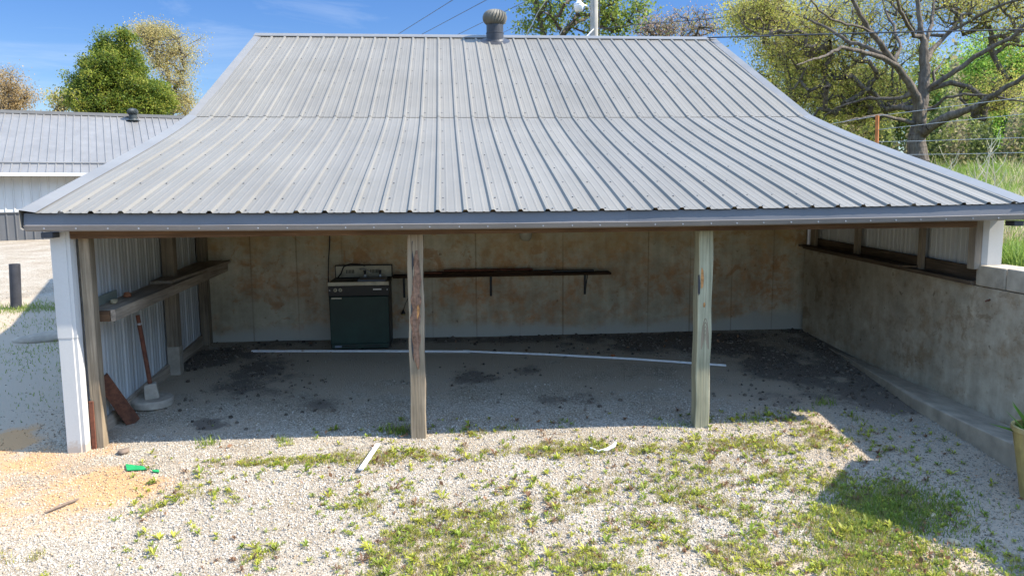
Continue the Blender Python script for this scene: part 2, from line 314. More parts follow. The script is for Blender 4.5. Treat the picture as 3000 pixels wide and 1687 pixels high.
DIRT = [(6.56,-1.52,.5,.74,.8),(7.02,-.3,.68,.93,.5),(7.22,-.8,.51,.7,.6),(-2.48,4.28,.58,1.24,.7),(-1.86,3.11,.57,1.16,.6),(3.19,-1.84,.5,.29,.4),(6.09,-1.05,.36,.41,.6),(5.18,-2.01,.65,.28,.6),(-3.33,6.38,.57,.84,.8),(.58,.64,.72,.25,.3),(4,2.7,4.4,1.2,.75),(1,2.2,1.4,1.0,.4),(6.4,1.2,1.4,.7,.5),(-.75,.62,.3,.35,.9),(-3.2,6.4,.9,.6,.6),(5.9,-2.1,1.1,.35,.5),(-2.,2.5,1.3,1.7,1.1),(-1.2,1.1,.7,.6,.5),(-2.9,4.6,.8,1.2,.6),(2.8,-2.,1.2,.5,.35),(-3.6,5.2,1.2,1.5,.7)]
def blobs(x, y, L_, seed):
    s_ = np.zeros_like(x); nx_ = x+.12*fbm(x, y, .35, seed)+.05*fbm(x, y, .09, seed+4); ny_ = y+.12*fbm(x, y, .35, seed+9)+.05*fbm(x, y, .09, seed+14)
    for a in L_: s_ += (.66 if L_ is CLAY else 1.)*a[4]*np.exp(-(((nx_-a[0])/a[2])**2+((ny_-a[1])/a[3])**2)*.9)
    return np.clip(s_*(1+.9*fbm(x, y, .3, seed+20)+.4*fbm(x, y, .07, seed+23)), 0, 1)
xs = np.concatenate([-np.geomspace(600, 8, 26), np.arange(-7.5, 9.3, .055), np.geomspace(9.6, 700, 24)])
ys = np.concatenate([-np.geomspace(300, 5.5, 14), np.arange(-5, 4.4, .055), np.arange(4.5, 12, .15), np.geomspace(12.2, 900, 40)])
X, Y = np.meshgrid(xs, ys); X = X.ravel(); Y = Y.ravel(); Z = G(X, Y)
jj, ii = np.meshgrid(np.arange(len(ys)-1), np.arange(len(xs)-1), indexing='ij'); k0 = (jj*len(xs)+ii).ravel()
Fg = np.stack([k0, k0+1, k0+1+len(xs), k0+len(xs)], 1)
msk = np.stack([blobs(X, Y, CLAY, 31)*.8, blobs(X, Y, SOIL, 41), blobs(X, Y, DIRT, 51)], 1)
m, n, b = mat('gravel_ground', .95, 0, .15); M_ground = m
a = N(n, 'Attribute', attribute_name='Col'); sp = N(n, 'SeparateColor'); n.links.new(a.outputs['Color'], sp.inputs[0])
v = coord(n); vo = N(n, 'TexVoronoi', i_Scale=80.); n.links.new(v.outputs[0], vo.inputs['Vector'])
hv = N(n, 'SeparateColor'); n.links.new(vo.outputs['Color'], hv.inputs[0])
r = ramp(n, [(0, (.22, .185, .14)), (.35, (.33, .29, .23)), (.8, (.43, .385, .315)), (1, (.53, .49, .41))]); n.links.new(hv.outputs[0], r.inputs[0])
rd = ramp(n, [(.25, (1, 1, 1)), (.8, (.6, .57, .53))]); n.links.new(vo.outputs['Distance'], rd.inputs[0]); x = mixc(n, .7, r, rd, 'MULTIPLY')
t = noise(n, v, 1.3, 8, .65); r1 = ramp(n, [(.4, (1, 1, 1)), (.7, (.70, .64, .56))]); n.links.new(t.outputs[0], r1.inputs[0]); x = mixc(n, 1., x, r1, 'MULTIPLY')
tn = noise(n, v, 45, 5, .7)
def gate(sock, lo, hi):
    ad = N(n, 'Math', operation='MULTIPLY_ADD'); n.links.new(tn.outputs[0], ad.inputs[0]); ad.inputs[1].default_value = .8; n.links.new(sock, ad.inputs[2])
    rr = ramp(n, [(lo, (0, 0, 0)), (hi, (1, 1, 1))]); n.links.new(ad.outputs[0], rr.inputs[0]); return rr
x = mixc(n, gate(sp.outputs[2], .6, 1.0), x, (.35, .285, .21))
x = mixc(n, gate(sp.outputs[0], .7, 1.25), x, (.43, .25, .12))
x = mixc(n, gate(sp.outputs[1], .72, 1.45), x, (.15, .125, .10))
n.links.new(x.outputs[0], b.inputs['Base Color'])
hh = N(n, 'Math', operation='MULTIPLY_ADD'); n.links.new(vo.outputs['Distance'], hh.inputs[0]); hh.inputs[1].default_value = -1.; n.links.new(tn.outputs[0], hh.inputs[2])
bump(n, b, hh, .7, .009)
g = bulk('ground', np.stack([X, Y, Z], 1), Fg, msk, M_ground, smooth=True); g['kind'] = 'structure'; g['label'] = 'pale gravel yard with clay and dark soil patches'

# the raised grassy bank behind the retaining wall
def B(x, y):
    x = np.asarray(x, float); y = np.asarray(y, float)
    h = 1.34+.075*np.clip(y-.5, -.5, 12)+.02*np.clip(y-12.5, 0, 40)+.02*np.clip(x-8.3, 0, 20)+.06*fbm(x, y, 1.5, 8)+.03*fbm(x, y, .5, 9)
    k = np.clip((x+.5)/8.5, 0, 1); return np.where(y > 3.9, G(x, y)*(1-k)+k*h, h)
xs2 = np.concatenate([np.arange(8.11, 20, .2), np.geomspace(20.5, 400, 22)]); ys2 = np.concatenate([np.arange(-9, 30, .2), np.geomspace(30.5, 500, 22)])
X2, Y2g = np.meshgrid(xs2, ys2); X2 = X2.ravel(); Y2g = Y2g.ravel(); X2 = X2+np.clip(.045*(3.57-Y2g)-.06, 0, .11)*np.clip(1-(X2-8.1)/10, 0, 1)
jj, ii = np.meshgrid(np.arange(len(ys2)-1), np.arange(len(xs2)-1), indexing='ij'); k0 = (jj*len(xs2)+ii).ravel()
m, n, b = mat('bank_soil', .95, 0, .1); v = coord(n); t = noise(n, v, 3, 6, .65); r = ramp(n, [(.35, (.07, .06, .035)), (.6, (.12, .15, .04)), (.75, (.26, .22, .12))])
n.links.new(t.outputs[0], r.inputs[0]); n.links.new(r.outputs[0], b.inputs['Base Color']); bump(n, b, t, .6, .05); M_bank = m
g = bulk('grass_bank', np.stack([X2, Y2g, B(X2, Y2g)], 1), np.stack([k0, k0+1, k0+1+len(xs2), k0+len(xs2)], 1), None, M_bank, smooth=True); g['kind'] = 'structure'; g['label'] = 'raised grassy bank behind the retaining wall'

# ---------------------------------------------------------------- the shed
RIB = .2286; Y2, Z2, Y3, Z3 = 4.338, 3.155, 8.453, 4.982
def eave(x): return 1.990+.0234*(((x/RIB)-17.5)/17.5)**2
XL, XR = -.31, 8.18
shed = thing('open_shed', 'open fronted shed with ribbed grey metal roof and concrete back wall', 'shed', (4, .25, 0))
def ribprof(x0, x1, first=0., pitch=RIB, hgt=.019, minor=True):
    pts = [(x0, 0.)]; i = math.ceil((x0-first)/pitch-1)
    while first+i*pitch < x1+.1:
        c = first+i*pitch
        L_ = [(c-.026, 0), (c-.012, hgt), (c+.012, hgt), (c+.026, 0)]
        if minor: L_ += [(c+.076-.012, 0), (c+.076-.006, .0022), (c+.076+.006, .0022), (c+.076+.012, 0), (c+.152-.012, 0), (c+.152-.006, .0022), (c+.152+.006, .0022), (c+.152+.012, 0)]
        pts += [p for p in L_ if x0 < p[0] < x1]; i += 1
    pts.append((x1, 0.)); return pts
def roofsheet(rows, prof, slopes):
    # rows: list of fn(x)->(y,z)
    def fn(i, j):
        x, h = prof[i]; y, z = rows[j](x); s_ = slopes[j]; k = 1/math.hypot(1, s_); return (x, y-s_*k*h, z+k*h)
    m_ = MB(); v, f = grid(len(prof), len(rows), fn); return m_.add(v, f)
def lower_z(x, t):                       # lower pitch with its sheets springing up to the break
    y = t*Y2; z0 = eave(x); zl = z0+(Z2+.012*((x/RIB-17.5)/17.5)**2-z0)*t; return y, zl-.034*math.sin(PI*min(1, max(0, t))**1.6)
prof = ribprof(XL+.1, XR-.1)
ts = [0, .15, .3, .45, .6, .72, .8, .86, .92, .96, 1.0]
sl = []
for t_ in ts:
    a_ = lower_z(4, min(1, t_+.01)); b_ = lower_z(4, max(0, t_-.01)); sl.append((a_[1]-b_[1])/(a_[0]-b_[0]))
mlow = roofsheet([(lambda x, t_=t_: lower_z(x, t_)) for t_ in ts], prof, sl)
def screw(m_, p, nrm, r_=.0075):
    z = Vector(nrm).normalized(); x = z.orthogonal().normalized(); y = z.cross(x); p = Vector(p)
    ring = [p+r_*(math.cos(k*PI/3)*x+math.sin(k*PI/3)*y) for k in range(6)]; top = [q+z*.006 for q in ring]
    m_.add(ring+top, [(6, 7, 8, 9, 10, 11)]+[(k, (k+1) % 6, 6+(k+1) % 6, 6+k) for k in range(6)])
low = link('lower_roof_sheets', mlow, M_roof, shed)
su = (Z3-Z2)/(Y3-Y2)
up_rows = [lambda x: (Y2-.05, Z2-.05*su+.013+.012*((x/RIB-17.5)/17.5)**2), lambda x: ((Y2+Y3)/2, (Z2+Z3)/2+.012), lambda x: (Y3, Z3+.012)]
link('upper_roof_sheets', roofsheet(up_rows, prof, [su]*3), M_roof, shed)
ms = MB()
for i in range(36):
    x = i*RIB+.045
    for yy in (.07, .42, .95, 1.55, 2.2, 2.85, 3.5, 4.15):
        t_ = yy/Y2; _, z = lower_z(x, t_); screw(ms, (x+random.uniform(-.004, .004), yy+random.uniform(-.01, .01), z), (0, -.27, 1))
    for k in range(7):
        yy = Y2+.12+k*.63; z = Z2+.012+(yy-Y2)*su; screw(ms, (x, yy+random.uniform(-.01, .01), z+.001), (0, -su, 1), .0085)
tag(link('roof_screws', ms, M_screw, shed), kind='stuff')
# back slope, ridge cap, rake trims
YB = 2*Y3
mb_ = MB(); pr = ribprof(XL+.1, XR-.1, minor=False); v, f = grid(len(pr), 2, lambda i, j: (pr[i][0], Y3+j*4.6, Z3+.012-j*4.6*su+pr[i][1])); mb_.add(v, f); link('rear_roof_sheets', mb_, M_roof, shed)
rc = MB(); zr = Z3+.036
sec = [(-.17, -.17*su-.006), (-.168, -.168*su+.006), (-.03, -.002), (0, .006), (.03, -.002), (.17, -.17*su)]
v, f = grid(2, len(sec), lambda i, j: ((XL-.01, XR+.01)[i], Y3+sec[j][0], zr+sec[j][1])); rc.add(v, f)
for xx in (XL-.01, XR+.01):
    rc.add([(xx, Y3-.17, zr-.17*su-.006), (xx, Y3, zr+.006), (xx, Y3+.17, zr-.17*su), (xx, Y3+.17, zr-.17*su-.06), (xx, Y3, zr-.06), (xx, Y3-.17, zr-.17*su-.066)], [(0, 1, 2, 3, 4, 5)])
link('ridge_cap', rc, M_trim, shed)
for side, xe, xi in (('l', XL, XL+.125), ('r', XR, XR-.125)):
    rk = MB(); rows = []
    for t_ in ts: y, z = lower_z(xe, t_); rows.append((y, z))
    for yy in (Y2+.01, (Y2+Y3)/2, Y3-.16): rows.append((yy, Z2+.014+(yy-Y2)*su))
    rows[0] = (-.012, rows[0][1])
    secs = [(xi, .004), (xe, .024), (xe, -.12), (xe+(.02 if xe < 0 else -.02), -.135)]
    v, f = grid(len(secs), len(rows), lambda i, j: (secs[i][0], rows[j][0], rows[j][1]+secs[i][1])); rk.add(v, f)
    rk.add([(xe, Y3-.16, Z3-.07+.024), (xi, Y3-.16, Z3-.07+.01), (xi, Y3+4.5, Z3-4.5*su+.03), (xe, Y3+4.5, Z3-4.5*su+.03), (xe, Y3-.16, Z3-.2), (xe, Y3, Z3-.12), (xe, Y3, Z3+.03), (xe, Y3+4.5, Z3-4.5*su-.11)], [(0, 1, 2, 3), (0, 4, 5, 6), (6, 5, 7, 3)])
    link('rake_trim', rk, M_trim, shed)
# fascia : sloping board below the drip edge, then a lip whose top edge catches the sun
nx_ = 74
def fx(i): return XL+.015+(XR-XL-.03)*i/(nx_-1)
def ov(x): return .034-.017*max(0, (x-2.4)/5.8)+.0025*math.sin(x*2.1)+.0012*math.sin(x*7.3)
fa = MB(); secs = [(.0, -.006), (.0, -.094)]
v, f = grid(nx_, 3, lambda i, j: (fx(i), ov(fx(i))+(0, -.008, -.016)[j], eave(fx(i))+(-.004, -.05, -.096)[j])); fa.add(v, f)
xe = XL+.015
fa.add([(xe, ov(xe), eave(xe)-.004), (xe, ov(xe)-.016, eave(xe)-.096), (xe, .2, eave(xe)-.05), (xe, .2, eave(xe)+.04)], [(0, 1, 2, 3)])
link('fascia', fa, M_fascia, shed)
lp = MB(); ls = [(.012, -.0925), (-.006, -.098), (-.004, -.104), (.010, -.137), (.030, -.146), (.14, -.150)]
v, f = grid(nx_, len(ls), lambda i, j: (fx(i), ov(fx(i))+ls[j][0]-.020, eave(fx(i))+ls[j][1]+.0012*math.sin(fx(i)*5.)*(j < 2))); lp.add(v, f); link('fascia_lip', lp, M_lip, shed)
ms = MB(); x = XL+.17
while x < XR:
    screw(ms, (x, ov(x)-.021, eave(x)-.122), (0, -1, 0), .006); x += .235+random.uniform(-.012, .012)
tag(link('fascia_screws', ms, M_gal, shed), kind='stuff')
for xx in (XL+.13, XR-.13): board('soffit_block', xx, xx+.09, .03, .15, eave(xx)-.2, eave(xx)-.155, M_ventd, shed)
# header beams
board('header_beam', -.02, 7.80, .165, .205, 1.80, 1.965, M_woodx, shed)
board('header_beam', -.02, 8.0, .33, .37, 1.815, 1.99, M_woodx, shed)
# rafters (seen from below only from lower positions) 
for k in range(9):
    xx = .1+k*.95; mr = MB(); mr.hexa([(-.02, .21, 1.86), (.02, .21, 1.86), (.02, Y2, 2.96), (-.02, Y2, 2.96), (-.02, .21, 1.98), (.02, .21, 1.98), (.02, Y2, 3.08), (-.02, Y2, 3.08)])
    link('rafter', mr, M_woody, shed, (xx, 0, 0))
for yy in (.75, 1.35, 2.0, 2.65, 3.3):
    z = lower_z(4, yy/Y2)[1]-.03; board('purlin', -.2, 8.15, yy-.04, yy+.04, z-.055, z-.012, M_woodx, shed)
# centre and right posts
def post(name, x0, x1, zb, zt, material, lean=0):
    c = ((x0+x1)/2, .25+.07); mp_ = MB(); h = zt-zb; nz_ = 14; ws = (x1-x0)/2; ring = []
    for k in range(nz_+1):
        z = h*k/nz_; dx = lean*(k/nz_)+.004*math.sin(k*1.3+x0); e = .0015*math.sin(k*2.1)
        ring += [(-ws+dx-e, -.07, z), (ws+dx+e, -.07, z), (ws+dx, .07, z), (-ws+dx, .07, z)]
    f_ = [(k*4+a_, k*4+(a_+1) % 4, k*4+4+(a_+1) % 4, k*4+4+a_) for k in range(nz_) for a_ in range(4)]+[(3, 2, 1, 0), tuple(nz_*4+a_ for a_ in range(4))]
    mp_.add(ring, f_); return link(name, mp_, material, shed, (c[0], c[1], zb), bevel=.008)
p1 = post('post', 2.697, 2.832, -.05, 1.80, M_woodz, .006); p1['label'] = 'weathered brown post with a long bark-edged split'
p2 = post('post', 5.266, 5.396, -.05, 1.80, M_woodz2, .004); p2['label'] = 'pale greenish treated post with knots'
# split of bark on the centre post, knots and scars on the right one
def patch(name, outline, cx, yf, thick, material, parent):
    n_ = len(outline); m_ = MB(); cxy = np.mean(outline, 0)
    v = [(cx+x_, yf, z_) for x_, z_ in outline]+[(cx+cxy[0]+(x_-cxy[0])*.7, yf-thick*(1+.4*math.sin(i*2.3)), cxy[1]+(z_-cxy[1])*.97) for i, (x_, z_) in enumerate(outline)]
    m_.add(v, [(i, (i+1) % n_, n_+(i+1) % n_, n_+i) for i in range(n_)]+[tuple(range(n_, 2*n_))]); return link(name, m_, material, parent)
zz = np.linspace(.62, 1.66, 26); half = .006+.034*np.clip(np.sin((zz-.62)/1.04*PI)**.6, 0, 1)*(1+.25*np.sin(zz*37)); mid = .006+.012*np.sin(zz*5.)+.004*np.sin(zz*23)
outl = [(a_-h_, z_) for a_, h_, z_ in zip(mid, half, zz)]+[(a_+h_, z_) for a_, h_, z_ in list(zip(mid, half, zz))[::-1]]
patch('bark_strip', outl, 2.765, .2492, .012, M_bark, p1)
zz = np.linspace(.68, 1.74, 30); mid = .006+.012*np.sin(zz*5.)-.0; gr = [(a_-.030-.006*math.sin(z_*31), z_) for a_, z_ in zip(mid, zz)]+[(a_-.038-.004*math.sin(z_*17), z_) for a_, z_ in list(zip(mid, zz))[::-1]]
patch('split_groove', gr, 2.765, .2490, .002, M_ventd, p1)
patch('raw_wood_scar', [(.012, 1.06), (.028, 1.1), (.034, 1.15), (.022, 1.2), (.01, 1.17), (.006, 1.1)], 2.765, .236, .006, M_knot, p1)
patch('raw_wood_scar', [(-.03, 1.28), (-.012, 1.3), (-.006, 1.37), (-.012, 1.44), (-.03, 1.47), (-.036, 1.38)], 5.325, .2492, .006, M_knot, p2)
patch('dark_scar', [(-.052, 1.22), (-.04, 1.24), (-.037, 1.33), (-.05, 1.41), (-.06, 1.4), (-.06, 1.25)], 5.325, .2490, .004, M_ventd, p2)
patch('knot', [(-.012, 1.12), (.0, 1.11), (.008, 1.135), (.0, 1.16), (-.012, 1.15)], 5.33, .2490, .004, M_knot, p2)
# wood grain arcs on the pale post
for k in range(5):
    w_ = .008+.007*k; zc = .86-.02*k; pa = []; pb = []
    for q in range(13):
        th = PI*q/12; pa.append((w_*math.cos(th), zc-.05+.14*(k+1)*.4*math.sin(th))); pb.append(((w_+.0022)*math.cos(th), zc-.05+.006+.14*(k+1)*.4*math.sin(th)))
    patch('grain_line', [(x_, z_) for x_, z_ in pa]+pb[::-1], 5.34, .2496, .0006, M_woodz, p2)
# front left corner: white trim and wooden post behind
ct = MB(); zt_ = 1.86
sec = [(-.176, .30), (-.176, .172), (-.172, .168), (-.062, .168), (-.056, .176), (-.030, .176), (-.018, .205), (-.012, .235), (-.02, .235), (-.18, .30)]
def cor(secl, z0, z1, m_):
    n_ = len(secl); m_.add([(a_, b_, z0) for a_, b_ in secl]+[(a_, b_, z1) for a_, b_ in secl], [(i, (i+1) % n_, n_+(i+1) % n_, n_+i) for i in range(n_)]+[tuple(range(n_))[::-1], tuple(range(n_, 2*n_))])
cor(sec, -.06, .985, ct); t1 = link('corner_trim', ct, M_white, shed); t1['label'] = 'lower length of white corner trim'
ct = MB(); cor([(x_*1.0-(.003 if x_ < -.1 else -.003), y_-.004) for x_, y_ in sec], .98, zt_, ct); link('corner_trim', ct, M_white, shed)['label'] = 'upper length of white corner trim'
board('corner_post', .0, .085, .255, .36, -.05, 1.84, M_woodz, shed)
board('corner_brace_board', -.008, .03, .238, .253, -.05, .42, M_rustp, shed)
# right corner trim + post
ct = MB(); cor([(7.862, .34), (7.862, .2), (7.90, .165), (8.035, .165), (8.04, .17), (8.04, .32)], 1.46, 1.90, ct); splay(link('corner_trim', ct, M_white, shed))['label'] = 'white corner trim standing on the block wall'
splay(board('corner_post', 7.79, 7.858, .19, .29, 1.42, 1.90, M_woodz3, shed))
# ribbed siding: left wall, main side walls, right upper wall
def siding(name, x, y0, y1, zb, zt, out, material, first=.3, inner=0.):
    pf = ribprof(y0, y1, first=first); m_ = MB()
    v, f = grid(len(pf), 2, lambda i, j: (x+out*(pf[i][1]*1.9), pf[i][0], (zb, zt)[j](pf[i][0]))); return link(name, m_.add(v, f), material, shed)
def rz(y): return lower_z(4, y/Y2)[1]-.03 if y < Y2 else (Z2+(y-Y2)*su-.03 if y < Y3 else Z3-(y-Y3)*su-.03)
siding('side_wall', -.075, .3, 12.4, lambda y: float(G(-.07, y))-.1, rz, -1, M_siding)
splay(siding('side_wall', 7.99, .3, 3.9, lambda y: 1.27, lambda y: rz(.12+.94*y)+.017-.007*(.12+.94*y), 1, M_siding)); siding('side_wall', 7.865, 3.6, 12.4, lambda y: 1.2, rz, 1, M_siding)
rear = MB(); rear.box(-.06, 7.97, 12.38, 12.44, 0, 3.2); link('rear_wall', rear, M_farw, shed)
# skirt, studs and posts inside the left wall
sk = MB(); sk.hexa([(-.07, .34, -.02), (-.03, .34, -.02), (-.03, 3.6, .24), (-.07, 3.6, .24), (-.07, .34, .13), (-.03, .34, .13), (-.03, 3.6, .39), (-.07, 3.6, .39)])
link('skirt_board', sk, M_woody, shed)
board('wall_post', -.05, .075, 2.28, 2.40, .1, 1.98, M_woodz3, shed)
board('wall_post', -.05, .055, 3.49, 3.61, .2, 2.3, M_woodz3, shed)
board('post_footing', -.053, .079, 2.276, 2.404, .1, .48, M_conc, shed)
# concrete back wall
bw = MB(); bw.box(-.0, 7.86, 3.62, 3.82, -.1, 2.60); link('back_wall', bw, M_back, shed)
bw = MB(); bw.box(0, 7.86, 3.64, 3.8, 2.602, 2.72); link('wall_plate', bw, M_woodx, shed)
# framing above the right concrete wall
ZW = lambda y: 1.30+.022*y
def rstud(y0, y1, x0=7.87, zt=1.95, zb=None, m_=M_woodz3): splay(board('stud', x0, x0+.045, y0, y1, (ZW(y0) if zb is None else zb), zt, m_, shed))
rstud(3.40, 3.52, 7.86, 2.5); rstud(2.36, 2.45, zt=2.3); rstud(1.12, 1.17, zt=2.05); rstud(1.175, 1.22, 7.89, 2.05)
pl = MB(); pl.hexa([(7.93, .24, 1.29), (7.97, .24, 1.29), (7.97, 3.6, 1.38), (7.93, 3.6, 1.38), (7.93, .24, 1.425), (7.97, .24, 1.425), (7.97, 3.6, 1.50), (7.93, 3.6, 1.50)]); splay(link('bottom_rail', pl, M_woodyd, shed))
pl = MB(); pl.hexa([(7.80, .24, 1.27), (7.925, .24, 1.27), (7.925, 3.6, 1.36), (7.80, 3.6, 1.36), (7.80, .24, 1.305), (7.925, .24, 1.305), (7.925, 3.6, 1.395), (7.80, 3.6, 1.395)]); splay(link('sill_plate', pl, M_woodyd, shed))
tp = MB(); tp.hexa([(7.87, .3, 1.83), (7.91, .3, 1.83), (7.91, 3.6, 2.56), (7.87, 3.6, 2.56), (7.87, .3, 1.93), (7.91, .3, 1.93), (7.91, 3.6, 2.66), (7.87, 3.6, 2.66)]); splay(link('top_rail', tp, M_woodyd, shed))
# turbine vents
def turbine(parent, c, R_, neck_r, neck_h, slope, mball, mneck, seed=0):
    bp_ = MB(); bp_.lathe([(neck_r*1.75, 0), (neck_r*1.7, .008), (neck_r*1.1, .03), (neck_r, .06)], 28)
    vs_ = [(x_, y_, z_+y_*slope) for x_, y_, z_ in bp_.v]; bp_.v = vs_; link('vent_flashing', bp_, mneck, parent, c)
    nk = MB(); nk.lathe([(neck_r, -.05), (neck_r, neck_h*.45), (neck_r*1.03, neck_h*.46), (neck_r*1.03, neck_h*.5), (neck_r*.97, neck_h*.52), (neck_r*.97, neck_h)], 32); link('vent_neck', nk, mneck, parent, c, smooth=False)
    na, nb = 132, 14; v = []; H_ = R_*1.35
    for j in range(nb+1):
        t_ = j/nb; ph = -0.95+t_*(PI/2+.95); rr = R_*max(.12, math.cos(ph))**.75; z = neck_h+H_*(.42+.5*math.sin(ph))
        for k in range(na):
            th = 2*PI*k/na+.55*t_; fr = (k*22/na) % 1; v.append((rr*(1-.13*fr)*math.cos(th), rr*(1-.13*fr)*math.sin(th), z))
    f = [(j*na+k, j*na+(k+1) % na, (j+1)*na+(k+1) % na, (j+1)*na+k) for j in range(nb) for k in range(na)]+[tuple(nb*na+k for k in range(na)), tuple(range(na))[::-1]]
    hd = MB(); hd.add(v, f); link('vent_turbine', hd, mball, parent, c)
turbine(shed, (4.0, 8.17, 4.865), .222, .158, .275, su, M_vent, M_ventd)

# ---------------------------------------------------------------- retaining wall
rw = thing('retaining_wall', 'concrete retaining wall running out from the right side of the shed', 'wall', (8.1, 0, 0))
m_ = MB(); m_.box(7.85, 8.12, -4.9, .235, -.6, 1.262); m_.hexa([(7.85, .2352, -.6), (8.045, .2352, -.6), (8.045, 3.63, -.6), (7.85, 3.63, -.6), (7.85, .2352, 1.262), (8.045, .2352, 1.262), (8.045, 3.63, 1.352), (7.85, 3.63, 1.352)])
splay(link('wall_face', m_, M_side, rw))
ft = MB(); ft.prism([(7.9, 3.2), (7.78, 3.2), (7.70, 2.2), (7.60, 1.2), (7.53, .55), (7.52, -.2), (7.52, -4.3), (8.5, -4.3), (8.16, -.6), (8.06, .6)], -.5, [.20, .20, .195, .165, .135, .125, .11, .06, .03, .06]); link('footing', ft, M_foot, rw, bevel=.012)
y = .235
k = 0
while y > -4.5:
    o = splay(board('cap_block', 7.842+.004*(k % 2), 8.125, y-.405, y-.003, 1.268, 1.46+.003*(k % 3), M_block, rw, bevel=.012)); y -= .412; k += 1
rb = MB(); rb.tube([(7.86, .02, 1.165), (7.79, .0, 1.15)], .008, 6); splay(link('iron_pin', rb, M_rust, rw))

# ---------------------------------------------------------------- things in the shed
sh = thing('side_bench', 'long rough plank bench along the left siding', 'bench', (0, 1.5, 1.1))
def zsh(y): return 1.165+.037*(y-.45)
def hx(x0, x1a, x1b, y0, y1, d0, d1):      # slab following the bench slope, width from x1a to x1b
    return MB().hexa([(x0, y0, zsh(y0)+d0), (x1a, y0, zsh(y0)+d0), (x1b, y1, zsh(y1)+d0), (x0, y1, zsh(y1)+d0), (x0, y0, zsh(y0)+d1), (x1a, y0, zsh(y0)+d1), (x1b, y1, zsh(y1)+d1), (x0, y1, zsh(y1)+d1)])
link('bench_top', hx(-.06, .135, .25, .47, 3.6, -.02, 0), M_woody, sh)
link('front_rail', MB().hexa([(.137, .452, zsh(.45)-.095), (.175, .452, zsh(.45)-.095), (.29, 3.6, zsh(3.6)-.095), (.252, 3.6, zsh(3.6)-.095), (.137, .452, zsh(.45)+.004), (.175, .452, zsh(.45)+.004), (.29, 3.6, zsh(3.6)+.004), (.252, 3.6, zsh(3.6)+.004)]), M_woody, sh)
board('end_rail', -.03, .135, .43, .468, zsh(.45)-.095, zsh(.45)-.002, M_woodx, sh)
o = hx(-.056, -.045, -.045, .42, 1.06, .0, .085); link('back_board', o, plain('grey_green_panel', (.24, .25, .2), .8, .1, 6), sh)
up_ = MB().hexa([(-.05, 1.92, zsh(1.9)+.003), (.16, 1.92, zsh(1.9)+.003), (.33, 3.6, zsh(3.6)+.006), (-.05, 3.6, zsh(3.6)+.006), (-.05, 1.92, zsh(1.9)+.035), (.16, 1.92, zsh(1.9)+.035), (.33, 3.6, zsh(3.6)+.038), (-.05, 3.6, zsh(3.6)+.038)])
tag(link('loose_board', up_, M_woody, None), 'wide dark board lying on the far end of the side bench', 'board')
def rock(name, loc, r_, material, label, cat='rock', sq=.7, seed=1, el_=(1, 1, 1)):
    import bmesh
    bm = bmesh.new(); bmesh.ops.create_icosphere(bm, subdivisions=3, radius=1.); rg = random.Random(seed); ks = [(rg.uniform(-1, 1), rg.uniform(-1, 1), rg.uniform(-1, 1), rg.uniform(0, 6)) for _ in range(7)]
    for v_ in bm.verts:
        d = v_.co.normalized(); s_ = 1+sum(.09*math.sin(3*(d.x*a_+d.y*b_+d.z*c_)+p_) for a_, b_, c_, p_ in ks); v_.co = Vector((d.x*s_*r_*el_[0], d.y*s_*r_*el_[1], d.z*s_*r_*sq*el_[2]))
    me = bpy.data.meshes.new(name); bm.to_mesh(me); bm.free(); me.materials.append(material)
    me.polygons.foreach_set('use_smooth', [True]*len(me.polygons))
    o_ = bpy.data.objects.new(name, me); C.objects.link(o_); o_.location = loc; MW[o_.name] = Matrix.Translation(Vector(loc)); return tag(o_, label, cat)
rock('rock', (.03, .78, zsh(.78)+.02), .035, M_rock, 'small yellowish rock on the side bench nearest the white trim', seed=3)
rock('rock', (.02, 1.12, zsh(1.12)+.02), .036, M_brick, 'small reddish rock further back on the side bench', seed=5)
# outlet box
ob = thing('outlet_box', 'small metal outlet box fixed to the left siding', 'electrical outlet', (-.04, .62, .87))
board('box', -.055, -.02, .52, .60, .80, .93, M_gal, ob); 
for z in (.835, .895):
    m_ = MB(); m_.lathe([(.016, 0), (.016, .006)], 14); link('socket', m_, M_cream, ob, (-.0195, .56, z), (0, PI/2, 0))
# umbrella-stand like base with rusty pipe
pb = thing('pipe_stand', 'round concrete base with a block and upright rusty pipe', 'stand', (.11, 1.32, .1))
gz = float(G(.11, 1.32)); m_ = MB(); m_.lathe([(.19, -.01), (.20, .0), (.203, .05), (.195, .068), (.19, .07)], 40); link('round_base', m_, M_conc, pb, (.115, 1.30, gz+.01), (.03, .02, 0))
m_ = MB(); m_.hexa([(-.068, -.06, 0), (.068, -.06, 0), (.068, .06, 0), (-.068, .06, 0), (-.056, -.05, .145), (.056, -.05, .15), (.056, .05, .155), (-.056, .05, .15)]); link('block', m_, M_conc, pb, (.135, 1.27, gz+.078), (0, -.08, .3), bevel=.01)
p0 = np.array([.125, 1.27, gz+.2]); p1_ = np.array([.055, 1.28, .895]); m_ = MB(); m_.tube([p0, p1_], .021, 12); link('pipe', m_, M_rustp, pb)
dv = (p1_-p0)/np.linalg.norm(p1_-p0); m_ = MB(); m_.tube([p1_, p1_+dv*.022], .016, 12); link('pipe_coupling', m_, M_gal, pb); m_ = MB(); m_.tube([p1_+dv*.022, p1_+dv*.10], .019, 12); link('pipe_end', m_, M_rustp, pb)
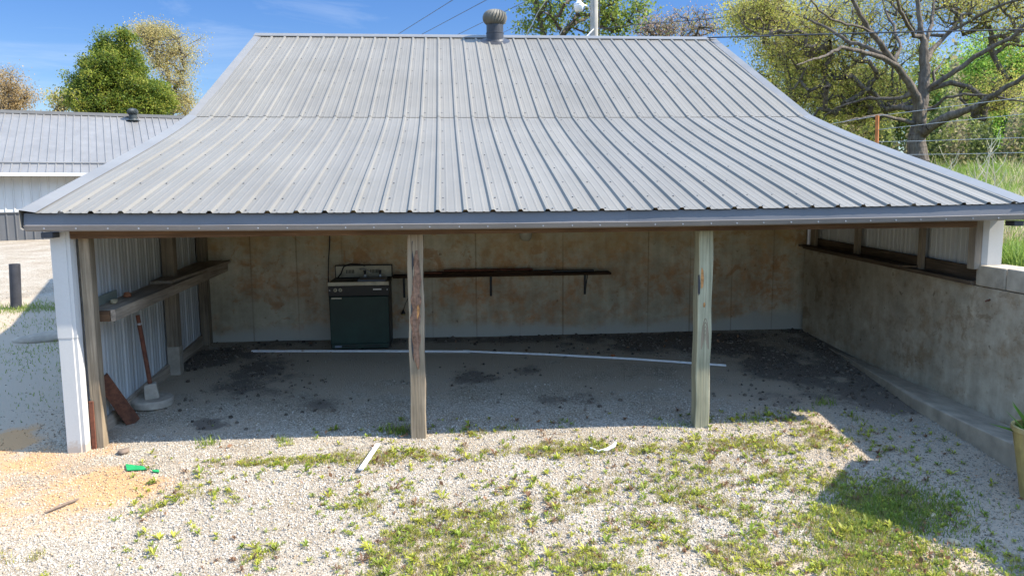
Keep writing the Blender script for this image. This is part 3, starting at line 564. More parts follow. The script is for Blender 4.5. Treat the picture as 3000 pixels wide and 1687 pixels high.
# leaning board
a0 = Vector((.115, .84, float(G(.1, .84))+.0)); a1 = Vector((-.05, .62, .53)); d_ = (a1-a0); ln = d_.length
sx = Vector((.8, .6, 0)); sx = (sx-d_*(sx.dot(d_)/d_.dot(d_))).normalized(); ny = d_.normalized().cross(sx)
m_ = MB(); hw, th_ = .062, .016; vv = []
for t_, q in ((0, .04), (1, -.0)):
    for s1, s2 in ((-1, -1), (1, -1), (1, 1), (-1, 1)): vv.append(tuple(a0+d_*t_+sx*s1*hw+ny*s2*th_+d_*(q*s1*.5 if t_ == 0 else .05*s1*.5)))
m_.hexa(vv); tag(link('steel_plank', m_, M_rust, None, bevel=.004), 'dark rusty plank leaning against the left siding beside the round concrete base', 'plank')
# old appliance
ap = thing('kitchen_appliance', 'old dark green kitchen appliance with cream control top against the back wall', 'appliance', (1.95, 3.05, .25))
AX0, AX1, AY0, AY1 = 1.612, 2.337, 3.02, 3.58; gz = .235
board('body', AX0+.005, AX1-.005, AY0+.03, AY1, gz+.03, 1.02, M_black, ap, bevel=.006)
dr = board('door', AX0+.008, AX1-.008, AY0, AY0+.0295, gz+.09, .905, M_green, ap, bevel=.008)
board('kick_plate', AX0+.02, AX1-.02, AY0+.012, AY0+.0295, gz+.03, gz+.087, M_green, ap, bevel=.003)
for k in range(26):
    if 10 < k < 13: continue
    board('vent_slot', AX0+.14+k*.018, AX0+.149+k*.018, AY0+.009, AY0+.0115, gz+.045, gz+.075, M_black, ap, bevel=0)
board('control_panel', AX0, AX1, AY0-.004, AY0+.0295, .912, 1.035, M_black, ap, bevel=.005)
board('front_trim', AX0-.004, AX1+.004, AY0-.012, AY0+.03, 1.038, 1.083, M_cream, ap, bevel=.005)
board('top', AX0, AX1, AY0+.031, AY1, 1.022, 1.075, M_topd, ap, bevel=.004)
for xx in (AX0+.085, AX0+.145):
    m_ = MB(); m_.lathe([(.022, 0), (.022, .006), (.019, .01)], 20); kb = link('dial', m_, M_cream, ap, (xx, AY0-.0045, .988), (PI/2, 0, 0))
    board('dial_grip', xx-.005, xx+.005, AY0-.026, AY0-.0155, .976, 1.0, M_black, kb, (0, .3, 0), bevel=0)
for xx in (AX0+.018, AX1-.02):
    m_ = MB(); m_.lathe([(.008, 0), (.007, .004)], 10); link('panel_screw', m_, M_gal, ap, (xx, AY0-.0045, .985), (PI/2, 0, 0))
board('name_plate', AX1-.19, AX1-.09, AY0-.008, AY0-.0045, .982, .998, M_gal, ap, bevel=.001)
board('door_latch', AX0+.035, AX0+.155, AY0-.008, AY0-.0005, .878, .897, M_cream, ap, bevel=.002)
board('sticker', AX0+.055, AX0+.135, AY0+.0085, AY0+.0115, gz+.045, gz+.068, M_blue, ap, bevel=0)
board('basin', AX0+.345, AX1-.045, AY0+.06, AY0+.40, 1.0755, 1.10, M_blue, ap, bevel=.004)
board('burner_plate', AX0+.05, AX0+.26, AY0+.1, AY0+.34, 1.0755, 1.085, M_black, ap, bevel=.004)
bg_ = board('back_guard', AX0+.015, AX1+.012, AY1-.03, AY1+.02, 1.0755, 1.238, M_black, ap, bevel=.004)
board('guard_face', AX0+.027, AX1, AY1-.0335, AY1-.0305, 1.085, 1.226, M_cream, bg_, bevel=0)
for k in range(6): board('guard_slot', AX0+.155+k*.018, AX0+.164+k*.018, AY1-.0365, AY1-.034, 1.135, 1.18, M_black, bg_, bevel=0)
for k in range(6): board('guard_slot', AX0+.46+k*.018, AX0+.469+k*.018, AY1-.0365, AY1-.034, 1.135, 1.18, M_black, bg_, bevel=0)
for xx in (AX0+.40, AX0+.59):
    m_ = MB(); m_.lathe([(.025, 0), (.022, .03)], 16); link('tap', m_, M_gal, ap, (xx, AY0+.42, 1.10))
    m_ = MB(); m_.lathe([(.012, 0), (.018, .05), (.02, .06)], 12); link('tap_handle', m_, M_ventd, ap, (xx, AY0+.42, 1.12))
m_ = MB(); m_.tube([(AX0+.34, AY0+.4, 1.2), (AX0+.40, AY0+.36, 1.205), (AX0+.46, AY0+.3, 1.18), (AX0+.50, AY0+.28, 1.15)], .008, 8); link('spout', m_, M_gal, ap)
m_ = MB(); m_.tube([(AX0+.06, AY0+.45, 1.09), (AX0+.1, AY0+.43, 1.14), (AX0+.14, AY0+.42, 1.23), (AX0+.22, AY0+.42, 1.262), (AX0+.33, AY0+.44, 1.255), (AX0+.4, AY0+.47, 1.235)], .009, 8); tag(link('black_hose', m_, M_black), 'black hose looped over the top of the green appliance', 'hose')
m_ = MB(); m_.tube([(1.585, 3.59, 1.95), (1.58, 3.59, 1.72), (1.565, 3.59, 1.5), (1.545, 3.58, 1.3), (1.54, 3.55, 1.1), (1.565, 3.4, .9), (1.585, 3.3, .6), (1.59, 3.3, .3)], .0065, 8); tag(link('power_cable', m_, M_black), 'black cable hanging down the back wall left of the appliance', 'cable')
pg = thing('hanging_socket', 'small black and yellow socket hanging beside the brown post', 'socket', (2.46, 3.55, .6))
m_ = MB(); m_.tube([(2.55, 3.6, 1.08), (2.54, 3.585, .8), (2.50, 3.58, .72), (2.475, 3.575, .64)], .004, 6); link('cord', m_, M_black, pg)
m_ = MB(); m_.lathe([(.008, .05), (.016, .035), (.026, .012), (.028, 0)][::-1], 14); link('cap', m_, M_black, pg, (2.473, 3.575, .595)); m_ = MB(); m_.lathe([(.02, 0), (.024, .02)], 14); link('insert', m_, M_pot, pg, (2.473, 3.575, .574))
# shelf on back wall
ws = thing('wall_shelf', 'long dark plank shelf on iron brackets along the back wall', 'shelf', (3.8, 3.5, 1.1))
board('shelf_board', 2.36, 5.16, 3.40, 3.615, 1.075, 1.105, M_shelfx, ws)
for xx in (2.49, 3.61, 4.85):
    m_ = MB(); m_.box(-.014, .014, -.004, .004, -.275, 0); m_.hexa([(-.006, -.19, -.012), (.006, -.19, -.012), (.006, -.01, -.26), (-.006, -.01, -.26), (-.006, -.19, 0), (.006, -.19, 0), (.006, -.01, -.245), (-.006, -.01, -.245)])
    link('bracket', m_, M_ventd, ws, (xx, 3.612, 1.073))
for k, (x0, x1, y0, y1, z0, mm_) in enumerate(((2.75, 3.65, 3.50, 3.60, 1.107, M_rustp), (2.98, 4.4, 3.42, 3.49, 1.107, M_shelfx), (4.1, 4.95, 3.50, 3.59, 1.107, M_ventd), (3.0, 4.15, 3.515, 3.585, 1.135, M_rustp))):
    tag(board('plank', x0, x1, y0, y1, z0, z0+.026, mm_, None), ['reddish plank on the left end of the wall shelf', 'thin brown plank along the front edge of the wall shelf', 'black plank on the right end of the wall shelf', 'upper reddish plank topmost on the wall shelf'][k], 'plank')
m_ = MB(); m_.lathe([(.012, -.10), (.045, -.095), (.075, -.06), (.085, 0), (.08, .04)], 24); lt = link('ceiling_light', m_, M_glass, None, (4.06, 3.48, 1.62), smooth=True); tag(lt, 'clear jar light fitting half hidden behind the header beam', 'light')
m_ = MB(); m_.lathe([(.09, .041), (.09, .1), (.05, .12)], 24); link('light_base', m_, M_gal, lt, (4.06, 3.48, 1.62)); m_ = MB(); m_.tube([(4.06, 3.48, 1.73), (4.06, 3.48, 2.75)], .01, 8); link('conduit', m_, M_gal, lt)
# loose board on the right wall
m_ = MB(); m_.hexa([(7.72, 1.28, 1.375), (7.88, 1.18, 1.375), (7.86, 3.58, 1.43), (7.74, 3.6, 1.43), (7.72, 1.28, 1.395), (7.88, 1.18, 1.395), (7.86, 3.58, 1.45), (7.74, 3.6, 1.45)])
for i_, p_ in enumerate(m_.v): m_.v[i_] = (p_[0], p_[1], p_[2]-.036+.0)
tag(splay(link('loose_board', m_, M_woodyd)), 'thin dark board lying on top of the right concrete wall under the studs', 'board')
# long white pipe on the ground
def onG(x, y, h): return (x, y, float(G(x, y))+h)
m_ = MB(); m_.tube([onG(.66, 3.08, .02), onG(1.4, 3.02, .02), onG(2.2, 2.95, .02), onG(3.27, 2.84, .02)], .0155, 10); wp = thing('white_pipe', 'long white plastic pipe lying across the shed floor', 'pipe', (3.2, 2.8, .2)); link('pipe_length', m_, M_pvc, wp)
m_ = MB(); m_.tube([onG(3.25, 2.85, .022), onG(4.2, 2.66, .022), onG(5.2, 2.38, .022), onG(6.2, 2.02, .022)], .014, 10); link('pipe_length', m_, M_pvc, wp)
m_ = MB(); m_.tube([onG(3.22, 2.846, .022), onG(3.30, 2.835, .022)], .019, 10); link('pipe_coupling', m_, M_pvc, wp)
# litter
m_ = MB(); m_.hexa([(2.31, -.43, -.03), (2.345, -.43, -.03), (2.44, .06, .01), (2.405, .06, .01), (2.31, -.43, -.015), (2.345, -.43, -.015), (2.44, .06, .025), (2.405, .06, .025)]); tag(link('plastic_strip', m_, M_pvc), 'short white plastic strip lying on the gravel in front of the brown post', 'plastic strip')
m_ = MB(); m_.tube([onG(4.22, -.17, .03), onG(4.28, -.22, .015), onG(4.36, -.2, .02), onG(4.42, -.17, .035), onG(4.45, -.13, .05)], [.008, .014, .016, .018, .01], 8); tag(link('broken_plastic', m_, M_pvc), 'small broken piece of white plastic among the grass strip', 'plastic piece')
def shard(pts, label):
    m_ = MB(); n_ = len(pts); z = [float(G(*p_)) for p_ in pts]; m_.prism(pts, [q+.012 for q in z], [q+.016+.004*(i % 2) for i, q in enumerate(z)]); tag(link('green_shard', m_, M_gshard), label, 'plastic shard', 'green plastic shards')
shard([(.41, -.13), (.58, -.2), (.62, -.25), (.47, -.26)], 'larger green plastic shard on the gravel near the white trim')
shard([(.66, -.26), (.72, -.27), (.74, -.31), (.69, -.30)], 'tiny green plastic shard right of the larger green one')
rock('stone', onG(.30, .13, .02), .045, M_stick, 'round grey stone on the gravel near the foot of the white trim', 'stone', .65, 8)
rock('stone', onG(6.42, -1.5, .005), .032, M_rock, 'tan stone in the shade right of the grass patch', 'stone', .6, 9)
rock('stone', onG(6.33, -1.86, .005), .036, M_rock, 'brownish stone at the edge of the small sunlit corner', 'stone', .6, 10)
rock('concrete_lump', onG(-2.15, 4.0, -.01), .30, M_foot, 'flat tan lump of concrete half buried left of the shed', 'concrete lump', .3, 12, (1, .8, 1))
rock('red_chip', onG(5.0, 2.55, .02), .025, M_brick, 'tiny red chip behind the long white pipe', 'chip', .6, 13)
m_ = MB(); m_.tube([onG(.17, -.94, .02), onG(.24, -.84, .024), onG(.31, -.74, .02)], [.007, .011, .008], 7); tag(link('stick', m_, M_stick), 'grey stick lying on the orange clay gravel', 'stick')
# planter at right edge
pt = thing('planter', 'tapered yellow planter with a green plant at the foot of the retaining wall', 'planter', (7.42, -1.25, -.1))
m_ = MB(); m_.lathe([(.12, -.02), (.16, .25), (.20, .50), (.212, .505), (.212, .54), (.19, .54), (.18, .48)], 20); link('pot', m_, M_pot, pt, (7.36, -1.32, -.12))
lf = []
for k in range(46):
    a_ = random.uniform(0, 2*PI); l_ = random.uniform(.12, .32); ti = random.uniform(.3, 1.2); w_ = random.uniform(.015, .03); c_ = np.array([7.36, -1.32, .33])+np.array([.08*math.cos(a_), .08*math.sin(a_), 0])
    d1 = np.array([math.cos(a_)*math.sin(ti), math.sin(a_)*math.sin(ti), math.cos(ti)]); s1 = np.array([-math.sin(a_), math.cos(a_), 0]); V = np.array([c_, c_+d1*l_*.5+s1*w_, c_+d1*l_-np.array([0, 0, .03]), c_+d1*l_*.5-s1*w_])
    cl = np.array([.75, .78, .7]) if k % 9 == 0 else np.array([.16, .3, .04])*random.uniform(.6, 1.3)
    lf.append((V, np.array([[0, 1, 2, 3]]), np.tile(cl, (4, 1))))
V, Fx, cc = joinb(lf); bulk('plant_leaves', V, Fx, cc, M_leaf, pt)
# bollard
bz = float(G(-3.66, 6.2)); bl = thing('bollard', 'black steel pipe bollard standing in the gravel left of the shed', 'bollard', (-3.66, 6.2, bz))
m_ = MB(); m_.lathe([(.078, -.1), (.078, .70), (.068, .70), (.066, .55)], 24); link('pipe', m_, M_pipe, bl, (-3.66, 6.2, bz), (-.02, .035, 0))
# gabled hut added on the bank out of view, to cast a shadow into the yard
ph = thing('shadow_hut', 'unseen gabled hut added beyond the retaining wall to shadow the yard', 'shadow hut', (8.8, -1.6, 1.4))
hx0, dz_, dy_ = 8.45, .50, -.09
m_ = MB(); v = [(hx0, -.98+dy_, 1.3), (hx0, -2.12+dy_, 1.3), (hx0, -2.12+dy_, 1.58+dz_), (hx0, -1.62+dy_, 2.13+dz_), (hx0, -.98+dy_, 1.62+dz_)]; v2 = [(x_+1.3, y_, z_) for x_, y_, z_ in v]
m_.add(v+v2, [(0, 1, 2, 3, 4), (9, 8, 7, 6, 5)]+[(i, (i+1) % 5, 5+(i+1) % 5, 5+i) for i in range(5)]); link('walls', m_, M_farw, ph)
m_ = MB()
for q in (((-.86, 1.545), (-1.62, 2.14)), ((-1.621, 2.14), (-2.24, 1.48))):
    (ya, za), (yb, zb2) = q; bb = [(hx0-.08, ya+dy_, za+dz_), (hx0+1.4, ya+dy_, za+dz_), (hx0+1.4, yb+dy_, zb2+dz_), (hx0-.08, yb+dy_, zb2+dz_)]; m_.hexa(bb+[(x_, y_, z_+.033) for x_, y_, z_ in bb])
link('roof', m_, M_roof, ph)

# ---------------------------------------------------------------- the far building
D0 = 23.3; Fh = np.array([math.sin(CP), math.cos(CP), 0]); Rh = np.array([math.cos(CP), -math.sin(CP), 0])
dirw = .1947*Rh+.0989*Fh; dirw /= np.linalg.norm(dirw); nrmw = np.array([dirw[1], -dirw[0], 0])      # towards the yard
O = CAM+D0*(Fh-.6535*Rh); O[2] = 0
fb = thing('metal_building', 'long low metal building with grey roof and white over grey walls', 'building', tuple(O+np.array([0, 0, 1.2])))
def fp(s_, d_, z): p_ = O+dirw*s_-nrmw*d_; return (p_[0], p_[1], z)
ZB, ZE, ZR = .75, 2.90, 4.98
def fside(name, s0, s1, z0, z1, material, hgt=.02, d=0.):
    pf = ribprof(s0, s1, minor=False); m_ = MB(); v, f = grid(len(pf), 2, lambda i, j: fp(pf[i][0], d-pf[i][1]*1.2, (z0, z1)[j])); return link(name, m_.add(v, f), material, fb)
fside('lower_wall', -14, 14, ZB-.3, ZB+.86, M_farg); fside('upper_wall', -14, 14, ZB+.89, ZE, M_farw)
m_ = MB(); a_ = [fp(-14, -.035, ZB+.86), fp(14, -.035, ZB+.86), fp(14, .03, ZB+.86), fp(-14, .03, ZB+.86)]; m_.hexa(a_+[(x_, y_, z_+.035) for x_, y_, z_ in a_]); link('wall_trim', m_, M_farg, fb)
pf = ribprof(-14.3, 14.3, minor=False); sf = (ZR-ZE)/4.6
m_ = MB(); v, f = grid(len(pf), 2, lambda i, j: fp(pf[i][0], (-.42, 4.6)[j], (ZE-.42*sf+.06, ZR)[j]+pf[i][1]*1.4)); m_.add(v, f); link('roof', m_, M_farr, fb)
m_ = MB(); v, f = grid(2, 2, lambda i, j: fp((-14.3, 14.3)[i], (4.6, 9.6)[j], (ZR, ZE-.1)[j])); m_.add(v, f); link('rear_roof', m_, M_farr, fb)
m_ = MB(); a_ = [fp(-14.3, 4.4, ZR-.06), fp(14.3, 4.4, ZR-.06), fp(14.3, 4.8, ZR-.06), fp(-14.3, 4.8, ZR-.06)]; m_.hexa(a_+[(x_, y_, z_+.11) for x_, y_, z_ in a_]); link('ridge_cap', m_, M_farr, fb)
m_ = MB(); d1_ = .25; a_ = [fp(-14.3, d1_, ZE+d1_*sf+.085), fp(14.3, d1_, ZE+d1_*sf+.085), fp(14.3, d1_+.06, ZE+(d1_+.06)*sf+.085), fp(-14.3, d1_+.06, ZE+(d1_+.06)*sf+.085)]; m_.hexa(a_+[(x_, y_, z_+.03) for x_, y_, z_ in a_]); link('snow_bar', m_, M_farr, fb)
m_ = MB(); a_ = [fp(-14.3, -.52, ZE-.2), fp(14.3, -.52, ZE-.2), fp(14.3, -.41, ZE-.2), fp(-14.3, -.41, ZE-.2)]; m_.hexa(a_+[(x_, y_, z_+.10) for x_, y_, z_ in a_]); link('gutter', m_, M_farw, fb)
m_ = MB(); a_ = [fp(-13.9, .05, ZB-.2), fp(13.9, .05, ZB-.2), fp(13.9, 9.2, ZB-.2), fp(-13.9, 9.2, ZB-.2)]; m_.hexa(a_+[(x_, y_, ZE-.15) for x_, y_, z_ in a_]); link('inner_walls', m_, M_farw, fb)
m_ = MB(); v_ = [fp(4.05, -.36, ZE-.22), fp(4.3, -.36, ZE-.22), fp(4.3, -.02, ZE-.22), fp(4.05, -.02, ZE-.22)]; m_.hexa(v_+[(x_, y_, z_+.14) for x_, y_, z_ in v_]); link('wall_lamp', m_, M_farw, fb)
vp = np.array(fp(2.72, 4.15, 0)); 
# vent of the far roof : sight line through its place on the roof
ux = at(335, 304, 1.)-CAM; den = ux[2]+sf*np.dot(ux, nrmw); tt = (ZE-sf*np.dot(CAM-O, nrmw)*1.0-CAM[2])/den
vpos = CAM+ux*tt; turbine(fb, (vpos[0], vpos[1], vpos[2]), .19, .135, .2, 0, M_farv, M_farv)
m_ = MB(); a_ = [fp(-15, -2.6, ZB-.35), fp(15, -2.6, ZB-.35), fp(15, -.03, ZB-.35), fp(-15, -.03, ZB-.35)]; m_.hexa(a_+[fp(-15, -2.6, ZB-.10), fp(15, -2.6, ZB-.10), fp(15, -.03, ZB), fp(-15, -.03, ZB)]); o = link('concrete_apron', m_, M_slab); o['kind'] = 'structure'
bpz = fp(2.05, -.35, ZB+.0); tag(board('brick', bpz[0]-.16, bpz[0]+.16, bpz[1]-.08, bpz[1]+.08, ZB-.01, ZB+.12, M_brick, None), 'red brick on the concrete apron by the grey far wall', 'brick')

# ---------------------------------------------------------------- trees
def cloud(ells, n_, rg):
    vol = np.array([e[3]*e[4]*e[5] for e in ells]); k = rg.choice(len(ells), n_, p=vol**.7/(vol**.7).sum()); d = rg.normal(size=(n_, 3)); d /= np.linalg.norm(d, axis=1)[:, None]
    nc = max(6, n_//9); r_ = rg.uniform(.10, 1, n_)**.5; E_ = np.array(ells); Cc = E_[k, :3]+d*r_[:, None]*E_[k, 3:6]
    cc = Cc[:nc]; sz = np.mean(E_[k[:nc], 3:6], 1)*rg.uniform(.08, .20, nc); j = rg.integers(0, nc, n_); Q = cc[j]+rg.normal(size=(n_, 3))*sz[j][:, None]*np.array([1, 1, .7])
    return np.where((rg.random(n_) < .75)[:, None], Q, Cc)
LEAFV = np.array([[0, 0, 0], [.5, .32, .12], [1, 0, 0], [.5, -.32, .12]]); LEAFF = np.array([[0, 1, 2, 3]])
def tree(name, label, cat, base, top, ells, ntip, nleaf, leaf, pal, rtip, seed, limbs=None, bark=None, group=None, spread=.5, rmax=.5, twig=True, lscale=1.):
    rg = np.random.default_rng(seed); base = np.array(base, float); top = np.array(top, float)
    root = thing(name, label, cat, tuple(base), group)
    P = [base]; par = [-1]; fixed = {}
    n0 = 8
    for k in range(1, n0+1):
        t_ = k/n0; P.append(base+(top-base)*t_+rg.normal(size=3)*np.array([.1, .1, 0])*np.linalg.norm(top-base)*.08); par.append(len(P)-2)
    if limbs:
        for pts, rads in limbs:
            pts = [np.array(q, float) for q in pts]; d = [np.linalg.norm(np.array(P)-pts[0], axis=1)]; j = int(np.argmin(d[0])); prev = j
            for a_, b_, r0, r1 in zip(pts[:-1], pts[1:], rads[:-1], rads[1:]):
                nn = 4
                for q in range(nn):
                    t_ = (q+1)/nn; P.append(a_+(b_-a_)*t_+rg.normal(size=3)*.02*np.linalg.norm(b_-a_)); par.append(prev); prev = len(P)-1; fixed[prev] = r0+(r1-r0)*t_
    A = cloud(ells, ntip, rg); ax = base+(top-base)*.55; A = A[np.argsort(np.linalg.norm(A-ax, axis=1))]; tips = []
    lo = 3
    for q in A:
        PP = np.array(P); d = np.linalg.norm(PP-q, axis=1)+.35*np.clip(PP[:, 2]-q[2]+.1, 0, None); d[:lo] += 100; j = int(np.argmin(d)); dd = np.linalg.norm(q-P[j])
        ns = max(1, min(5, int(dd/.35))); prev = j; off = rg.normal(size=3)*dd*.13; sag = rg.uniform(-.08, .12)*dd
        for s_ in range(1, ns+1):
            t_ = s_/ns; P.append(P[j]+(q-P[j])*t_+(off+np.array([0, 0, sag]))*math.sin(PI*t_)*(s_ < ns)); par.append(prev); prev = len(P)-1
        tips.append(prev)
    P = np.array(P); par = np.array(par); cnt = np.zeros(len(P)); ch = np.zeros(len(P), int)
    for k in tips: cnt[k] += 1
    for k in range(len(P)-1, 0, -1): cnt[par[k]] += cnt[k]; ch[par[k]] += 1
    rad = rtip*np.maximum(cnt, 1)**.5; rad = np.minimum(rad, rmax)
    for k, v_ in fixed.items(): rad[k] = v_*lscale*(1 if v_ > .15 else .84)
    # tubes, vectorised: one frustum per edge
    e = np.arange(1, len(P)); a0_ = P[par[e]]; a1_ = P[e]; r0 = np.minimum(rad[par[e]], rad[e]*1.9); r1 = rad[e]; T = a1_-a0_; ln_ = np.linalg.norm(T, axis=1)+1e-6; T /= ln_[:, None]
    ref = np.where(np.abs(T[:, 2:3]) < .9, np.array([[0, 0, 1.]]), np.array([[1., 0, 0]])); x_ = np.cross(T, ref); x_ /= np.linalg.norm(x_, axis=1)[:, None]; y_ = np.cross(T, x_)
    ns = 7; an = np.arange(ns)*2*PI/ns; ca, sa = np.cos(an), np.sin(an); off = x_[:, None, :]*ca[None, :, None]+y_[:, None, :]*sa[None, :, None]
    ext = T*np.minimum(r1*.6, ln_*.3)[:, None]
    V = np.concatenate([a0_[:, None]+off*r0[:, None, None], (a1_+ext)[:, None]+off*r1[:, None, None]*.97], 1).reshape(-1, 3)
    b_ = (np.arange(len(e))*2*ns)[:, None]; k = np.arange(ns)[None]; k1 = (k+1) % ns; Fx = np.stack([b_+k, b_+k1, b_+ns+k1, b_+ns+k], 2).reshape(-1, 4)
    bulk('trunk', V, Fx, None, bark or M_bk2, root, smooth=True)
    # twigs + leaves round every tip
    tp_ = P[tips]; per = max(1, nleaf//len(tp_)); c_ = np.repeat(tp_, per, 0)+rg.normal(size=(len(tp_)*per, 3))*spread*np.array([1, 1, .75]); n_ = len(c_)
    pal = np.array(pal); tone = rg.random(len(tp_))*.78; w_ = np.clip(np.repeat(tone, per)+rg.random(n_)*.24, 0, .999)*len(pal); col = pal[w_.astype(int) % len(pal)]*rg.uniform(.85, 1.15, (n_, 1))
    R_ = randrot(n_, rg); s_ = leaf*rg.uniform(.55, 1.35, n_)
    V, Fx, cc = scatter(LEAFV, LEAFF, c_, R_, s_, col); bulk('crown', V, Fx, cc, M_leaf, root)
    if twig:
        n_ = len(tp_)*5; s0 = np.repeat(tp_, 5, 0); d = rg.normal(size=(n_, 3)); d[:, 2] += .3; d /= np.linalg.norm(d, axis=1)[:, None]; l_ = spread*rg.uniform(.5, 1.6, n_); wv = np.cross(d, rg.normal(size=(n_, 3))); wv /= np.linalg.norm(wv, axis=1)[:, None]; w0 = rtip*.55
        q0 = s0+wv*w0; q1 = s0-wv*w0; up = np.cross(d, wv)*w0; tipv = s0+d*l_[:, None]
        V = np.stack([q0, q1, s0+up*1.5, tipv], 1).reshape(-1, 3); b_ = np.arange(n_)[:, None]*4; Fx = np.stack([b_+np.array([[0, 1, 3]]), b_+np.array([[1, 2, 3]]), b_+np.array([[2, 0, 3]])], 1).reshape(-1, 3)
        bulk('twigs', V, Fx, None, bark or M_bk2, root)
    return root
def E_(u, v, dep, rx, ry, rdep=None):     # crown lobe: centre on a sight line, radii given in picture units at that distance
    c = at(u, v, dep); k = dep/1971; return (c[0], c[1], c[2], rx*k, (rdep or rx)*k, ry*k)
OLIVE = [(.24, .26, .035), (.34, .34, .05), (.42, .39, .07), (.36, .29, .07)]
BRIGHT = [(.12, .24, .02), (.2, .36, .035), (.30, .45, .06)]
DEEP = [(.05, .085, .01), (.10, .145, .015), (.17, .21, .022), (.26, .26, .035)]
TAN = [(.34, .28, .09), (.42, .34, .13), (.30, .27, .08)]
r3 = lambda a, b_: (1717+a*.4148, b_*.4148)
# the big oak at right
OD = 17.5
def LP(pts, rs, dd=0., d0=0.):
    n_ = len(pts); return [at(*r3(*p_), OD+d0+dd*i/(n_-1)) for i, p_ in enumerate(pts)], rs
limbs = [
 LP([(1430, 1050), (1425, 930), (1420, 830), (1432, 760), (1450, 640), (1470, 480), (1470, 330), (1450, 180), (1425, 0), (1410, -200)], [.44, .36, .31, .27, .23, .2, .17, .12, .09, .05]),
 LP([(1425, 830), (1440, 740), (1425, 610), (1370, 500), (1300, 400), (1220, 300), (1130, 170), (1060, 60), (1010, -60)], [.24, .2, .165, .15, .135, .125, .10, .085, .06], -1.5),
 LP([(1300, 400), (1190, 345), (1080, 315), (960, 290), (860, 340), (780, 370), (690, 395)], [.12, .10, .085, .07, .055, .04, .02], -2., -.75),
 LP([(1240, 345), (1120, 290), (1000, 250), (870, 170), (740, 110), (640, 75), (540, 55)], [.10, .09, .075, .06, .045, .035, .02], 1.8, -.9),
 LP([(1470, 370), (1560, 250), (1680, 120), (1830, -20)], [.13, .10, .08, .06], 1.6),
 LP([(1600, 215), (1780, 110), (1930, 30), (2100, -20)], [.06, .07, .06, .04], -1.6, .7),
 LP([(1470, 560), (1540, 510), (1700, 400), (1850, 300), (2000, 230), (2075, 150), (2110, 60)], [.13, .12, .11, .10, .09, .075, .05], -1.6),
 LP([(1440, 830), (1500, 770), (1620, 700), (1780, 650), (1900, 570), (2070, 470), (2200, 380)], [.20, .18, .165, .13, .11, .085, .06], -2.4),
 LP([(1440, 750), (1400, 745), (1320, 730), (1200, 700), (1080, 715), (960, 742)], [.12, .10, .085, .06, .045, .025], -1.),
 LP([(1385, 590), (1240, 600), (1110, 600), (1010, 630), (940, 655), (860, 700)], [.09, .07, .06, .05, .04, .025], 1.5, -.45),
 LP([(1470, 340), (1495, 180), (1520, 60), (1540, -60)], [.09, .085, .07, .05], 1.),
 LP([(1420, 240), (1360, 150), (1320, 60), (1280, -40)], [.08, .08, .07, .05], -1.2),
 LP([(1330, 330), (1290, 190), (1240, 90), (1210, -10)], [.06, .06, .05, .03], 2., -.8),
 LP([(1500, 680), (1580, 600), (1700, 575), (1850, 580), (1960, 600), (2070, 615)], [.09, .06, .05, .04, .04, .03], -2.),
 LP([(1150, 200), (1050, 160), (930, 130), (820, 60), (760, -20)], [.06, .05, .045, .035, .02], -1.3, -1.1),
 LP([(1530, 540), (1520, 440), (1560, 400), (1590, 360)], [.07, .06, .035, .02], .5)]
oells = [E_(2010, 60, OD+1, 150, 80, 110), E_(2130, 130, OD+2, 180, 130, 110), E_(2330, 0, OD+1.5, 230, 80, 130), E_(2530, 40, OD+1, 110, 90, 120), E_(2080, 210, OD+2, 130, 90, 100), E_(2500, 230, OD+1, 90, 60, 100), E_(1900, 20, OD+1, 60, 50, 80), E_(2200, 260, OD+2.2, 110, 60, 100)]
tree('oak_tree', 'big spreading oak with a thick forked grey trunk behind the right roof edge', 'tree', at(*r3(1430, 1050), OD), at(*r3(1450, 640), OD), oells, 2900, 66000, .043, OLIVE, .0043, 21, limbs, M_bk1, spread=.22, rmax=.06, lscale=.60)
# the other trees
def simple(name, label, u, vb, dep, ells, ntip, nleaf, leaf, pal, rtip, seed, spread, bark=None, vtop=None, group=None, rmax=.35):
    b_ = at(u, vb, dep); b_[2] = min(b_[2], 3.) if u > 1200 else float(G(b_[0], b_[1]))
    t_ = at(u, vtop if vtop is not None else min(e_v for e_v in [vb-150]), dep); tree(name, label, 'tree', b_-np.array([0, 0, .3]), t_, ells, ntip, nleaf, leaf, pal, rtip, seed, None, bark, group, spread, rmax)
simple('maple_tree', 'dense bright green maple rising behind the far metal building', 315, 520, 38, [E_(312, 268, 38, 116, 40, 100), E_(300, 215, 38, 96, 44, 84), E_(292, 168, 38, 74, 44, 64), E_(262, 110, 38, 18, 40, 24), E_(316, 112, 38, 24, 36, 26), E_(290, 140, 38, 50, 34, 42), E_(388, 250, 38, 40, 40, 45), E_(225, 235, 38, 34, 46, 40)], 900, 90000, .10, DEEP, .011, 31, .2, vtop=120)
simple('oak_tree', 'thin yellowish oak beside the dense green maple', 425, 520, 46, [E_(420, 110, 46, 75, 50, 70), E_(445, 190, 46, 52, 62, 60), E_(380, 90, 46, 45, 28, 50), E_(450, 262, 46, 40, 40, 50)], 360, 20000, .088, TAN, .010, 32, .36, vtop=120)
simple('oak_tree', 'small tan leaved tree at the left edge of the view', -10, 480, 44, [E_(0, 235, 44, 72, 62, 70), E_(40, 255, 44, 34, 30, 40)], 260, 14000, .085, [(.33, .22, .09), (.42, .3, .14), (.28, .2, .08)], .010, 33, .33, vtop=200)
simple('oak_tree', 'small bare topped tree between the tan tree and the green maple', 158, 500, 52, [E_(156, 258, 52, 28, 30, 30)], 90, 1500, .14, TAN, .010, 34, .3, vtop=240)
q4 = lambda a, b_: ((1350+a/5.152)/1.1646, b_/5.152/1.1646)
CD = 27
